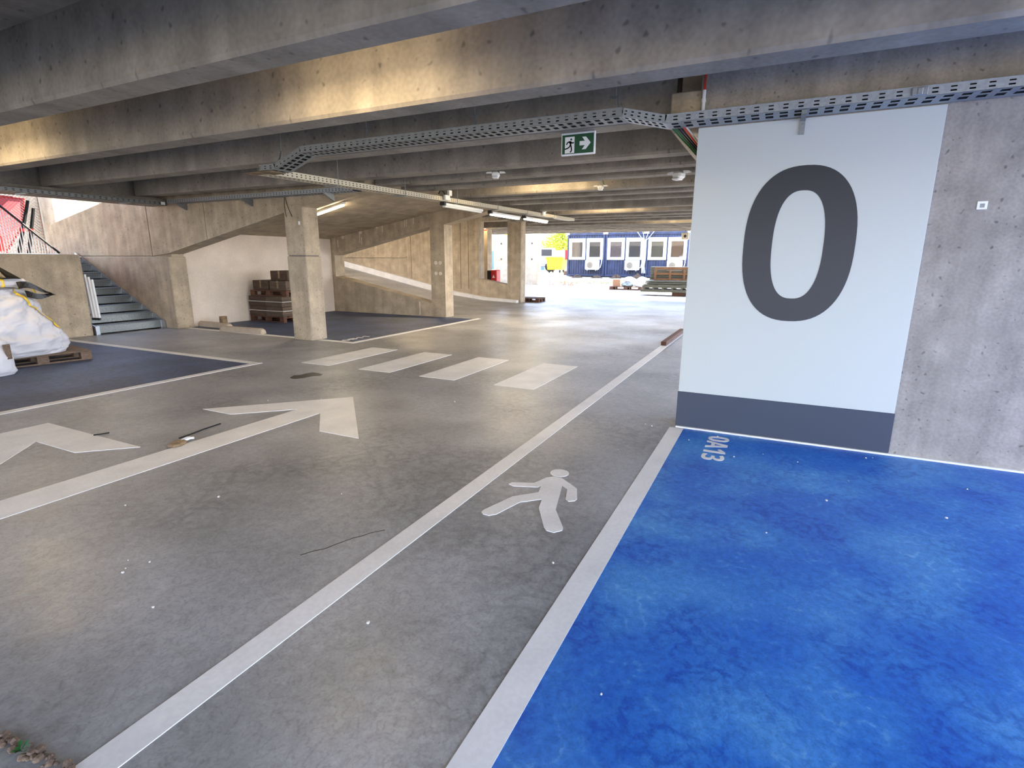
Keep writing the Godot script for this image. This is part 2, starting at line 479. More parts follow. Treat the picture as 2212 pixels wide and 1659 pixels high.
func build_markings() -> void:
	paint("parking_bay", rect(-0.645, -5.045, 10.0, 1.0), M.blue, "bright blue painted parking bay below the level sign", 0.002)
	paint("parking_bay", rect(-12.54, -5.40, -7.07, 3.2), M.bay, "grey-blue painted bay under the big white bag", 0.002)
	paint("parking_bay", rect(-12.19, -12.49, -7.22, -7.80), M.bay, "grey-blue painted bay under the ramp slab", 0.002)
	paint("painted_line", rect(-1.815, -24.4, -1.69, 6.2), M.line, "long off-white line left of the walking-person symbol")
	paint("painted_line", rect(-0.772, -5.03, -0.645, 3.2), M.line, "off-white line along the bright blue bay edge")
	paint("bay_outline", [Vector2(-12.54, -5.40), Vector2(-12.54, -5.53), Vector2(-6.95, -5.53), Vector2(-6.95, 3.2), Vector2(-7.07, 3.2), Vector2(-7.07, -5.40)], M.line, "off-white outline of the bay with the bag pallet")
	paint("bay_outline", [Vector2(-12.12, -7.95), Vector2(-12.12, -7.99), Vector2(-12.1, -7.80), Vector2(-7.22, -7.80), Vector2(-7.22, -12.66), Vector2(-7.10, -12.66), Vector2(-7.10, -7.68), Vector2(-12.12, -7.68)], M.line, "off-white outline of the bay under the ramp")
	var zx := [-6.45, -5.32, -4.25, -3.10]
	var zl := ["crossing stripe next to the oil stain, farthest from the sign wall", "crossing stripe second from the concrete column", "crossing stripe third from the concrete column", "crossing stripe next to the long floor line"]
	for i in 4:
		paint("crossing_stripe", rect(zx[i], -7.47, zx[i] + 0.56, -5.83), M.line, zl[i], 0.004, "zebra crossing stripes")
	paint("floor_arrow", [Vector2(-4.26, -4.55), Vector2(-3.19, -3.445), Vector2(-3.66, -3.445), Vector2(-4.10, -3.89), Vector2(-4.10, 2.0), Vector2(-4.42, 2.0), Vector2(-4.42, -3.89), Vector2(-4.88, -3.445), Vector2(-5.32, -3.445)], M.line, "straight off-white arrow with a long stem")
	paint("floor_arrow", [Vector2(-6.18, -2.46), Vector2(-4.68, -2.45), Vector2(-5.02, -2.13), Vector2(-5.63, -2.13), Vector2(-4.45, -0.95), Vector2(-4.45, -0.5), Vector2(-5.85, -1.90), Vector2(-5.85, -1.30), Vector2(-6.18, -0.97)], M.line, "slanting off-white turn arrow beside the straight arrow")
	# walking person
	var body := [Vector2(-1.558, -3.153), Vector2(-1.548, -3.191), Vector2(-1.404, -3.250), Vector2(-1.362, -3.378), Vector2(-1.321, -3.420), Vector2(-1.260, -3.420), Vector2(-1.154, -3.340), Vector2(-1.096, -3.290), Vector2(-1.043, -3.140), Vector2(-1.047, -3.103), Vector2(-1.083, -3.080), Vector2(-1.110, -3.103), Vector2(-1.156, -3.260), Vector2(-1.208, -3.297), Vector2(-1.115, -2.933), Vector2(-0.987, -2.728), Vector2(-0.981, -2.695), Vector2(-1.016, -2.651), Vector2(-1.063, -2.654), Vector2(-1.092, -2.686), Vector2(-1.220, -2.906), Vector2(-1.251, -3.031), Vector2(-1.364, -2.924), Vector2(-1.423, -2.704), Vector2(-1.456, -2.669), Vector2(-1.498, -2.671), Vector2(-1.522, -2.694), Vector2(-1.523, -2.723), Vector2(-1.445, -2.981), Vector2(-1.314, -3.120), Vector2(-1.340, -3.231), Vector2(-1.354, -3.195), Vector2(-1.517, -3.136)]
	var pw := thing("walking_person_symbol", "off-white painted walking-person symbol between two lines", "floor marking")
	var st := newst()
	flat(st, body, 0.0, 0.004)
	obj("body", st, M.line, pw)
	st = newst()
	var head := []
	for i in 24:
		head.append(Vector2(-1.307 + 0.070 * cos(TAU * i / 24), -3.503 + 0.070 * sin(TAU * i / 24)))
	flat(st, head, 0.0, 0.004)
	obj("head", st, M.line, pw)
	# bay numbers
	var n1 := thing("bay_number", "white bay number on the bright blue floor", "floor marking")
	text_obj("lettering", "0A13", M.line, n1, Transform3D(Basis(Vector3.BACK, Vector3.RIGHT, Vector3.UP), Vector3(-0.315, 0.0035, -4.61)), 0.64, 0.175)
	var n2 := thing("bay_number", "white bay number beside the concrete column", "floor marking")
	text_obj("lettering", "0B11", M.line, n2, Transform3D(Basis(Vector3.FORWARD, Vector3.LEFT, Vector3.UP), Vector3(-7.50, 0.0035, -8.19)), 0.70, 0.15)
	# oil stain and sprayed smear of paint
	paint("oil_stain", [Vector2(-5.747, -4.976), Vector2(-5.816, -5.102), Vector2(-5.755, -5.161), Vector2(-5.764, -5.269), Vector2(-5.741, -5.367), Vector2(-5.631, -5.365), Vector2(-5.507, -5.329), Vector2(-5.477, -5.247), Vector2(-5.552, -5.168), Vector2(-5.560, -5.044), Vector2(-5.613, -4.965), Vector2(-5.668, -4.937)], M.stain, "dark oil stain on the concrete before the crossing", 0.001)
	# a crack in the slab
	var cr := [Vector2(-2.15, -1.82), Vector2(-2.12, -1.88), Vector2(-2.08, -1.93), Vector2(-2.06, -1.99), Vector2(-2.04, -2.04), Vector2(-2.02, -2.09), Vector2(-1.99, -2.13), Vector2(-1.97, -2.18), Vector2(-1.92, -2.24)]
	var poly := []
	for i in cr.size():
		poly.append(cr[i] + Vector2(0.0025, 0.002))
	for i in range(cr.size() - 1, -1, -1):
		poly.append(cr[i] - Vector2(0.0025, 0.002))
	paint("floor_crack", poly, M.stain, "thin dark crack in the floor by the long line", 0.0008)


func build_level_sign() -> void:
	var s := thing("level_sign", "large white wall panel with a black zero and dark base band", "sign", Vector3(0.125, 0, -5.07))
	box_obj("white_field", Vector3(-0.845, 0.355, 0), Vector3(0.843, 2.642, 0.012), M.panel, s, 0.003)
	box_obj("base_band", Vector3(-0.850, 0.022, 0), Vector3(0.848, 0.355, 0.013), M.band, s, 0.003)
	var st := newst()
	var n := 72
	for i in n:
		var q := []
		for k in [i, i + 1]:
			var a: float = TAU * k / n
			var co := cos(a)
			var si := sin(a)
			var o := Vector2(0.405 * signf(co) * pow(absf(co), 0.84), 0.617 * signf(si) * pow(absf(si), 0.80))
			var inn := Vector2(0.187 * signf(co) * pow(absf(co), 0.80), 0.428 * signf(si) * pow(absf(si), 0.80))
			q.append(Vector3(inn.x, 1.675 + inn.y, 0.015))
			q.append(Vector3(o.x, 1.675 + o.y, 0.015))
		quad(st, q[0], q[1], q[3], q[2])
		var back := Vector3(0, 0, -0.004)
		quad(st, q[1], q[1] + back, q[3] + back, q[3])
		quad(st, q[2], q[2] + back, q[0] + back, q[0])
	obj("numeral_zero", st, M.ink, s)
	var t := thing("wall_tag", "small white square tag on the bare concrete wall", "tag", Vector3(1.27, 1.945, -5.07))
	box_obj("plate", Vector3(-0.03, -0.028, 0), Vector3(0.03, 0.028, 0.006), M.white, t, 0.002)
	box_obj("print", Vector3(-0.014, -0.016, 0.006), Vector3(0.014, 0.012, 0.007), M.zinc_dull, t)


# ---------------------------------------------------------------- lamps
func batten(at: Vector3, turn: float, length: float, energy: float, label: String, m: Material, col: Color, drop := 0.0, tilt := 0.0, side := 0.0) -> Node3D:
	var t := thing("led_batten", label, "lamp", at, turn, "led batten lamps")
	t.rotation.z = tilt
	box_obj("housing", Vector3(-length / 2, 0.0, -0.045), Vector3(length / 2, 0.05, 0.045), M.white, t, 0.008)
	box_obj("diffuser_lamp", Vector3(-length / 2 + 0.03, -0.03, -0.038), Vector3(length / 2 - 0.03, 0.0, 0.038), m, t, 0.012)
	if drop > 0.0:
		for s in [-0.4, 0.4]:
			box_obj("hanger", Vector3(s * length - 0.006, 0.05, -0.006), Vector3(s * length + 0.006, 0.05 + drop, 0.006), M.zinc, t)
	var d := AreaLight3D.new()
	d.name = "batten_light"
	d.area_size = Vector2(length - 0.1, 0.07)
	d.light_energy = energy
	d.light_color = col
	d.shadow_enabled = true
	d.area_range = 40.0
	d.position = Vector3(0, -0.04, 0)
	d.rotation.x = -PI / 2
	t.add_child(d)
	# an opal cover throws light to the sides as well as down
	for s in [-0.25, 0.25]:
		if side <= 0.0:
			break
		var l := OmniLight3D.new()
		l.name = "batten_light"
		l.light_energy = side
		l.light_color = col
		l.light_size = 0.05
		l.omni_range = 40.0
		l.omni_attenuation = 2.0
		l.shadow_enabled = true
		l.position = Vector3(s * length, -0.09, 0)
		t.add_child(l, true)
	return t


func build_lamps() -> void:
	var warm := Color(1.0, 0.89, 0.70)
	var spots := [[-3.3, -3.40], [-9.4, -3.40], [-4.0, -9.25], [-4.2, -14.0], [-3.2, -18.6], [-11.6, -19.7]]
	var where := ["between the two nearest ribs over the turn arrow", "between ribs above the bag pallet", "between ribs over the aisle behind the crossing", "between ribs by the ramp foot", "between ribs near the yard", "between ribs behind the ramp wall"]
	for i in spots.size():
		batten(Vector3(spots[i][0], 3.14, spots[i][1]), 0, 1.5, 2.6, "warm led batten hung %s" % where[i], M.led_warm, warm, 0.21, 0.0, 0.22)
	# under the sloped ramp slab
	batten(Vector3(-9.09, slab_under(-9.09) - 0.055, -9.33), -0.13, 1.1, 1.5, "glowing led batten on the sloped ramp underside", M.led, Color(1.0, 0.93, 0.80), 0.0, atan(0.17), 0.2)
	for x in [-11.5, -15.5]:
		batten(Vector3(x, 3.3, -15.5), 0, 1.5, 6.0, "warm led batten above the upper ramp" if x < -12 else "warm led batten above the ramp foot", M.led_warm, warm)


# ---------------------------------------------------------------- cable trays
# a perforated tray: o is the near bottom corner, u runs along it, side points across
func tray(parent: Node, o: Vector3, u: Vector3, side: Vector3, L: float, wid: float, hgt: float, m: Material, pitch := 0.1, hole := 0.035) -> void:
	var up := u.cross(side) if u.cross(side).y > 0 else side.cross(u)
	var st := newst()
	var r := [[hgt * 0.24, hgt * 0.40], [hgt * 0.64, hgt * 0.80]]
	perf(st, o, u, up, side, L, hgt, 0.0015, r, pitch, hole)
	obj("side_rail", st, m, parent)
	st = newst()
	perf(st, o + side * wid, u, up, side, L, hgt, 0.0015, r, pitch, hole)
	obj("side_rail", st, m, parent)
	# dark cables added in the tray so that the rail holes show dark
	for k in 7:
		st = newst()
		var q := o + side * (wid * (0.15 + 0.17 * k) if k < 5 else wid * (0.2 + 0.5 * (k - 5))) + up * (0.017 if k < 5 else 0.043)
		tube(st, [q + u * 0.01, q + u * (L - 0.01)], 0.013 if k < 5 else 0.017, 6)
		obj("cable", st, M.rubber, parent)
	st = newst()
	perf(st, o, u, side, up, L, wid, 0.0015, [[wid * 0.12, wid * 0.36], [wid * 0.5, wid * 0.8]], pitch, hole * 1.6)
	obj("base_plate", st, m, parent)
	for s in [0.0, wid]:
		st = newst()
		bx(st, Vector3(0, hgt, -0.002), Vector3(L, hgt + 0.003, 0.008), Transform3D(Basis(u, up, side), o + side * (s - 0.003)))
		obj("rolled_edge", st, m, parent)


func build_trays() -> void:
	var st: SurfaceTool
	var t := thing("cable_tray", "galvanised perforated cable tray along the top of the level sign", "cable tray")
	tray(t, Vector3(-0.95, 2.645, -4.785), Vector3.RIGHT, Vector3.FORWARD, 5.4, 0.25, 0.062, M.zinc)
	for x in [0.06, 2.2, 4.4]:
		st = newst()
		bx(st, Vector3(x - 0.018, 2.615, -5.042), Vector3(x + 0.018, 2.643, -4.80))
		bx(st, Vector3(x - 0.018, 2.52, -5.057), Vector3(x + 0.018, 2.643, -5.042))
		obj("bracket", st, M.zinc_dull, t)
	st = newst()
	cbx(st, Vector3(0.70, 2.65, -4.776), Vector3(0.79, 2.702, -4.766), 0.003)
	cbx(st, Vector3(0.73, 2.655, -4.768), Vector3(0.76, 2.697, -4.758), 0.003)
	obj("splice_clip", st, M.steel, t)
	# raised run between the ribs, with an offset at each end
	var k := thing("cable_tray", "raised perforated cable tray above the exit sign", "cable tray")
	var d1 := Vector3(-0.36, 0.09, 0)
	tray(k, Vector3(-0.95, 2.645, -4.785), d1.normalized(), Vector3.FORWARD, d1.length(), 0.25, 0.062, M.zinc, 0.06, 0.022)
	tray(k, Vector3(-1.31, 2.735, -4.785), Vector3.LEFT, Vector3.FORWARD, 3.72, 0.25, 0.068, M.zinc_dull, 0.085, 0.03)
	var d2 := Vector3(-0.42, -0.15, 0)
	tray(k, Vector3(-5.03, 2.735, -4.785), d2.normalized(), Vector3.FORWARD, d2.length(), 0.25, 0.062, M.zinc_dull, 0.07, 0.028)
	tray(k, Vector3(-5.45, 2.585, -4.785), Vector3.LEFT, Vector3.FORWARD, 0.27, 0.25, 0.062, M.zinc_dull, 0.09, 0.03)
	box_obj("end_plate", Vector3(-6.02, 2.572, -5.03), Vector3(-5.55, 2.583, -4.80), M.card, k, 0.003)
	for x in [-1.40, -2.80, -4.15, -5.45]:
		st = newst()
		var y := 2.86 if x > -5 else 2.74
		tube(st, [Vector3(x, SLAB, -4.90), Vector3(x, y, -4.90)], 0.005, 6)
		tube(st, [Vector3(x - 0.05, y + 0.06, -4.90), Vector3(x + 0.03, y + 0.05, -4.87), Vector3(x + 0.06, y - 0.06, -4.80)], 0.012, 6)
		obj("hanger", st, M.zinc_dull, k)
	# long run down the aisle
	var a := thing("cable_tray", "long cream perforated cable tray running down the aisle", "cable tray")
	tray(a, Vector3(-5.75, 2.57, -4.95), Vector3(0, 0.0145, -1).normalized(), Vector3.LEFT, 11.2, 0.2, 0.072, M.cream, 0.075, 0.026)
	for z in [-6.1, -7.65, -9.3, -11.0, -12.6, -14.4]:
		st = newst()
		var hy: float = 2.565 - (z + 4.95) * 0.0145
		bx(st, Vector3(-5.97, hy - 0.016, z - 0.02), Vector3(-5.73, hy, z + 0.02))
		tube(st, [Vector3(-5.72, hy - 0.01, z), Vector3(-5.72, SLAB, z)], 0.005, 6)
		obj("hanger", st, M.zinc_dull, a)
	for i in 3:
		var z: float = [-9.0, -10.9, -12.7][i]
		var nm: String = ["nearest the concrete column", "above the ramp foot", "beside the upright window opening"][i]
		if i == 0:
			var u := thing("led_batten", "unlit white batten under the aisle cable tray", "lamp", Vector3(-5.86, 2.565, z - 0.75), PI / 2, "led batten lamps")
			box_obj("housing", Vector3(-0.75, 0.0, -0.05), Vector3(0.75, 0.05, 0.05), M.white, u, 0.008)
			box_obj("diffuser", Vector3(-0.72, -0.03, -0.04), Vector3(0.72, 0.0, 0.04), M.white, u, 0.01)
			box_obj("end_clip", Vector3(-0.78, 0.0, -0.05), Vector3(-0.72, 0.07, 0.05), M.black, u)
		else:
			var u := batten(Vector3(-5.86, 2.528 + 0.025 * i, z - 0.75), PI / 2, 1.5, 4.0, "lit white led batten under the aisle tray " + nm, M.led, Color(1.0, 0.92, 0.78))
			box_obj("end_clip", Vector3(-0.78, 0.0, -0.05), Vector3(-0.72, 0.07, 0.05), M.black, u)
	for z in [-8.9, -13.6]:
		var j := thing("junction_box", "small white junction box clipped to the aisle tray %s" % ("near the unlit batten" if z > -10 else "near the window opening"), "junction box", Vector3(-5.73, 2.60 - (z + 6.0) * 0.0145, z))
		box_obj("box", Vector3(0, 0, -0.08), Vector3(0.05, 0.09, 0.08), M.white, j, 0.006)
		box_obj("stub", Vector3(-0.02, 0.09, -0.18), Vector3(0.03, 0.19, -0.08), M.white, j, 0.006)
		st = newst()
		tube(st, [Vector3(0.0, 0.09, 0.0), Vector3(-0.03, 0.16, 0.05), Vector3(-0.04, 0.17, 0.12), Vector3(-0.05, 0.1, 0.16)], 0.01, 6)
		obj("cable_loop", st, M.rubber, j)
	# along the stair edge beam and the ramp wall
	var b := thing("cable_tray", "grey perforated cable tray under the edge beam by the stairs", "cable tray")
	tray(b, Vector3(-11.6, 2.64, 3.0), Vector3.FORWARD, Vector3.LEFT, 10.3, 0.25, 0.062, M.zinc_dull, 0.1, 0.035)
	for z in [-2.5, -4.95, -6.6]:
		box_obj("bracket", Vector3(-11.95, 2.615, z - 0.02), Vector3(-11.58, 2.638, z + 0.02), M.zinc_dull, b)
	box_obj("splice_plate", Vector3(-11.596, 2.645, -7.28), Vector3(-11.588, 2.70, -7.2), M.white, b)
	var c := thing("cable_tray", "perforated cable tray along the top of the ramp wall", "cable tray")
	tray(c, Vector3(-11.55, 2.68, -7.30), Vector3.RIGHT, Vector3.FORWARD, 5.0, 0.23, 0.066, M.zinc, 0.075, 0.026)
	for x in [-11.3, -9.3, -7.2]:
		st = newst()
		prism(st, PackedVector2Array([Vector2(-7.54, 2.55), Vector2(-7.30, 2.66), Vector2(-7.30, 2.68), Vector2(-7.54, 2.68)]), Vector3(x - 0.02, 0, 0), Vector3.BACK, Vector3.UP, Vector3.RIGHT, 0.04)
		obj("bracket", st, M.zinc_dull, c)
	# wires hanging on the column head
	var hw := thing("hanging_wires", "two thin wires dangling on the wall above the column", "wire")
	for s in [0.0, 0.07]:
		st = newst()
		tube(st, [Vector3(-8.42 + s * 0.3, 2.68, -7.54), Vector3(-8.43 + s, 2.55, -7.535), Vector3(-8.42 + s * 1.8, 2.40, -7.535), Vector3(-8.40 + s * 2.0, 2.33, -7.538)], 0.005, 6)
		obj("wire", st, M.rubber, hw)
	# conduit and cables at the wall end
	var cd := thing("conduit_drop", "white conduit with red wires above the level sign corner", "conduit")
	st = newst()
	tube(st, [Vector3(-0.695, 2.70, -5.055), Vector3(-0.695, 2.93, -5.055)], 0.014, 10)
	tube(st, [Vector3(-0.695, 2.84, -5.055), Vector3(-0.695, 2.865, -5.055)], 0.019, 10)
	obj("pipe", st, M.white, cd)
	for s in [-0.006, 0.004]:
		st = newst()
		tube(st, [Vector3(-0.695 + s, 2.92, -5.055), Vector3(-0.69 + s, 3.1, -5.06), Vector3(-0.68 + s * 2, 3.38, -5.05)], 0.005, 6)
		obj("red_wire", st, M.orange, cd)
	var cb := thing("cable_bundle", "green, black and red cables behind the sign corner", "cable")
	var cols := [M.green_wire, M.green_wire, M.rubber, M.rubber, M.orange, M.cream]
	for i in 6:
		st = newst()
		var s := 0.022 * i
		tube(st, [Vector3(-0.93 + s, 2.655, -5.00), Vector3(-0.88 + s, 2.60, -5.10), Vector3(-0.80 + s * 0.6, 2.52 + s * 0.3, -5.24), Vector3(-0.735, 2.45 + s, -5.34)], 0.007, 6)
		obj("cable", st, cols[i], cb)


# ---------------------------------------------------------------- signs and devices under the ribs
func build_ceiling_devices() -> void:
	var s := thing("exit_sign", "green emergency exit sign with running figure and arrow", "sign", Vector3(-1.925, 2.69, -5.45))
	box_obj("housing", Vector3(-0.178, -0.105, -0.02), Vector3(0.178, 0.11, 0.012), M.white, s, 0.006)
	box_obj("green_face", Vector3(-0.165, -0.092, 0.010), Vector3(0.165, 0.088, 0.014), M.green, s)
	box_obj("white_door", Vector3(-0.135, -0.085, 0.0135), Vector3(-0.035, 0.068, 0.0155), M.white, s)
	var st := newst()
	prism(st, PackedVector2Array([Vector2(0.02, 0.02), Vector2(0.075, 0.02), Vector2(0.045, 0.058), Vector2(0.085, 0.058), Vector2(0.135, 0.0), Vector2(0.085, -0.058), Vector2(0.045, -0.058), Vector2(0.075, -0.02), Vector2(0.02, -0.02)]), Vector3(0, 0, 0.0135), Vector3.RIGHT, Vector3.UP, Vector3.BACK, 0.002)
	obj("arrow", st, M.white, s)
	st = newst()
	var z := 0.0165
	lathe(st, [Vector2(0, 0.001), Vector2(0.0105, 0.001), Vector2(0.0105, -0.002)], 14, Transform3D(Basis(Vector3.RIGHT, PI / 2), Vector3(-0.069, 0.043, z)))
	for lim in [[[-0.085, 0.026], [-0.072, 0.0], [-0.088, -0.028], [-0.115, -0.04], [-0.142, -0.045]], [[-0.075, 0.0], [-0.066, -0.035], [-0.064, -0.062], [-0.078, -0.078]], [[-0.083, 0.022], [-0.107, 0.018], [-0.118, -0.004]], [[-0.078, 0.024], [-0.06, 0.008], [-0.04, 0.012]]]:
		var pts := []
		for q in lim:
			pts.append(Vector3(q[0], q[1], z))
		for i in pts.size() - 1:
			var a: Vector3 = pts[i]
			var b: Vector3 = pts[i + 1]
			var nrm := (b - a).cross(Vector3.BACK).normalized() * (0.010 if lim.size() == 5 and i == 0 else 0.0062)
			quad(st, a - nrm, a + nrm, b + nrm, b - nrm)
			quad(st, b - nrm, b + nrm, a + nrm, a - nrm)
	obj("running_figure", st, M.green, s)
	# three white presence detectors
	var at := [Vector3(-3.83, 2.78, -7.3), Vector3(-1.41, 2.77, -8.35), Vector3(-2.95, 2.82, -9.6)]
	var lab := ["white detector lamp hung from a rib beside the exit sign", "white detector lamp with rounded hood by the level sign", "white detector lamp on a looped green cable"]
	for i in 3:
		var g := thing("detector_lamp", lab[i], "detector", at[i], [0.3, -0.35, 0.1][i], "white detectors under the ribs")
		var k: float = [0.85, 1.1, 0.75][i]
		box_obj("bracket", Vector3(-0.015, 0.02, -0.015), Vector3(0.015, SLAB - at[i].y, 0.015), M.zinc_dull, g)
		st = newst()
		cbx(st, Vector3(-0.06, -0.06, -0.08) * k, Vector3(0.06, 0.02, 0.08) * k, 0.022 * k)
		obj("hood", st, M.white, g)
		st = newst()
		cbx(st, Vector3(-0.05, -0.085, -0.03) * k, Vector3(0.05, -0.055, 0.10) * k, 0.012 * k)
		obj("lens_cover", st, M.white, g)
		for sg in [-1, 1]:
			st = newst()
			prism(st, PackedVector2Array([Vector2(0.07 * sg, 0.0) * k, Vector2(0.17 * sg, 0.005) * k, Vector2(0.15 * sg, 0.025) * k, Vector2(0.07 * sg, 0.03) * k]), Vector3(0, 0, -0.02), Vector3.RIGHT, Vector3.UP, Vector3.BACK, 0.04)
			obj("side_lamp", st, M.white, g)
		if i == 2:
			st = newst()
			tube(st, [Vector3(-0.06, 0.14, 0), Vector3(-0.02, 0.145, 0.01), Vector3(0.03, 0.11, 0.01), Vector3(0.05, 0.05, 0), Vector3(0.08, 0.01, 0)], 0.007, 6)
			obj("cable", st, M.green_wire, g)


# ---------------------------------------------------------------- steel stairs and landing
func build_stairs() -> void:
	var s := thing("steel_stairs", "galvanised checker-plate steel stairs beside the retaining wall", "stairs", Vector3(-12.6, 0, -6.8))
	for i in 9:
		var x := -0.365 * i
		var y := 0.185 + 0.175 * i
		var st := newst()
		cbx(st, Vector3(x - 0.40, y - 0.018, -0.69), Vector3(x + 0.02, y, 0.69), 0.004)
		var step := obj("tread", st, M.checker, s)
		st = newst()
		bx(st, Vector3(x - 0.002, y - 0.15 if i > 0 else 0.03, -0.69), Vector3(x + 0.012, y - 0.018, 0.69))
		obj("riser", st, M.checker, step)
		for sg in [-1, 1]:
			st = newst()
			bx(st, Vector3(x - 0.40, y - 0.12, sg * 0.69 - 0.006), Vector3(x + 0.01, y + 0.0, sg * 0.69 + 0.006))
			obj("end_cheek", st, M.steel, step)
	for sg in [-1, 1]:
		var st := newst()
		prism(st, PackedVector2Array([Vector2(0.0, 0.0), Vector2(0.06, 0.0), Vector2(0.06, 0.18), Vector2(-0.1, 0.22), Vector2(-3.2, 1.70), Vector2(-3.2, 1.45)]), Vector3(0, 0, sg * 0.705 - 0.01), Vector3.RIGHT, Vector3.UP, Vector3.BACK, 0.02)
		obj("stringer", st, M.steel, s)
	for sg in [-1, 1]:
		box_obj("foot", Vector3(-0.02, 0.0, sg * 0.66 - 0.035), Vector3(0.045, 0.19, sg * 0.66 + 0.035), M.steel, s, 0.006)
	# bright profiles leaning in the stair foot
	for i in 3:
		var p := thing("steel_profile", ["outermost bright steel profile leaning by the stair foot", "middle bright steel profile leaning by the stair foot", "bright steel profile leaning against the first treads"][i], "steel profile", Vector3(-12.62 + 0.075 * i, 0.36, -6.10 - 0.02 * i), 0.0, "leaning steel profiles")
		p.rotation.z = 0.06
		box_obj("web", Vector3(-0.025, 0, -0.008), Vector3(0.025, 0.88 - 0.05 * i, 0.0), M.white, p)
		box_obj("lip", Vector3(0.019, 0, -0.03), Vector3(0.025, 0.88 - 0.05 * i, -0.008), M.white, p)
		box_obj("shoe", Vector3(-0.03, -0.05, -0.03), Vector3(0.03, 0.0, 0.0), M.black, p)


func build_landing_things() -> void:
	# slanted balustrade of thin bars under a black rail
	var b := thing("balustrade", "slanted stair balustrade of thin grey bars under a black rail", "balustrade", Vector3(-13.3, 1.45, -5.3))
	var st := newst()
	var at := func(z: float) -> float: return 1.66 + (z + 6.04) * 1.05 - 1.45
	tube(st, [Vector3(0, at.call(-6.04), -0.74), Vector3(0, at.call(-4.4), 0.9)], 0.022, 8)
	obj("hand_rail", st, M.black, b)
	var z := -5.98
	while z < -4.45:
		box_obj("bar", Vector3(-0.006, 0.0, z + 5.3 - 0.006), Vector3(0.006, at.call(z) - 0.01, z + 5.3 + 0.006), M.steel, b)
		z += 0.045
	box_obj("kick_plate", Vector3(-0.01, 0.0, -0.72), Vector3(0.01, 0.2, 0.9), M.steel, b)
	# red sheet behind
	var r := thing("red_sheet", "red and pink protective sheet behind the stair balustrade", "sheet", Vector3(-15.0, 1.45, -5.4))
	st = newst()
	prism(st, PackedVector2Array([Vector2(-0.86, 0.86), Vector2(-0.93, 1.37), Vector2(1.0, 1.40), Vector2(1.0, 0.0), Vector2(-0.3, 0.0)]), Vector3(-0.01, 0, 0), Vector3.BACK, Vector3.UP, Vector3.RIGHT, 0.02)
	obj("sheet", st, M.red_pale, r)
	st = newst()
	tube(st, [Vector3(0.02, 1.38, -0.93), Vector3(0.02, 1.41, 1.0)], 0.02, 6)
	tube(st, [Vector3(0.02, 1.38, -0.93), Vector3(0.02, 0.86, -0.86), Vector3(0.02, 0.0, -0.3)], 0.015, 6)
	obj("hem", st, M.red, r)
	var rb := thing("red_barrier", "bright red barrier board low behind the balustrade", "barrier", Vector3(-14.2, 1.45, -5.0))
	box_obj("board", Vector3(-0.015, 0.25, -0.5), Vector3(0.015, 0.55, 0.9), M.red, rb, 0.005)
	for q in [-0.4, 0.8]:
		box_obj("foot", Vector3(-0.15, 0.0, q - 0.03), Vector3(0.15, 0.06, q + 0.03), M.black, rb, 0.01)
		box_obj("post", Vector3(-0.02, 0.06, q - 0.02), Vector3(0.02, 0.6, q + 0.02), M.red, rb)
	for i in 2:
		var p := thing("black_pipe", ["taller black pipe leaning on the stair landing", "shorter black pipe leaning beside the taller one"][i], "pipe", Vector3(-13.55, 1.45, -5.42 - 0.17 * i), 0.0)
		st = newst()
		tube(st, [Vector3(0, 0.02, 0), Vector3(0, 1.22 - 0.14 * i, -0.36 + 0.1 * i)], 0.035, 10, 0.028)
		obj("shaft", st, M.black, p)
		st = newst()
		tube(st, [Vector3(0, 0.62, -0.17 + 0.03 * i), Vector3(0, 0.68, -0.19 + 0.035 * i)], 0.042, 10)
		obj("collar", st, M.red, p)
	var w := thing("wire_mesh_panel", "diamond wire mesh panel standing behind the landing pipes", "mesh panel", Vector3(-14.4, 1.45, -5.6))
	box_obj("frame", Vector3(-0.015, 0.0, -0.75), Vector3(0.015, 1.4, -0.72), M.zinc_dull, w)
	box_obj("frame", Vector3(-0.015, 0.0, 0.85), Vector3(0.015, 1.4, 0.88), M.zinc_dull, w)
	st = newst()
	for k in 48:
		var a := -0.75 - 1.4 + 0.065 * k
		var lo := maxf(a, -0.75)
		var hi := minf(a + 1.4, 0.86)
		if hi <= lo:
			continue
		tube(st, [Vector3(0, lo - a, lo), Vector3(0, hi - a, hi)], 0.003, 4)
		tube(st, [Vector3(0.004, 1.4 - (lo - a), lo), Vector3(0.004, 1.4 - (hi - a), hi)], 0.003, 4)
	var ms := obj("wire_netting", st, M.zinc_dull, w)
	ms.set_meta("kind", "stuff")
	# pale building across the street
	var f := thing("neighbour_building", "cream building glimpsed through the gap above the stairs", "building", Vector3(-31, -0.06, -20))
	box_obj("wall", Vector3(-4, 0, -10), Vector3(4, 9, 8), M.facade, f)
	box_obj("band", Vector3(-4.1, 3.35, -10.1), Vector3(4.1, 3.55, 8.1), M.white, f)
	box_obj("band", Vector3(-4.1, 4.0, -10.1), Vector3(4.1, 4.1, 8.1), M.zinc_dull, f)


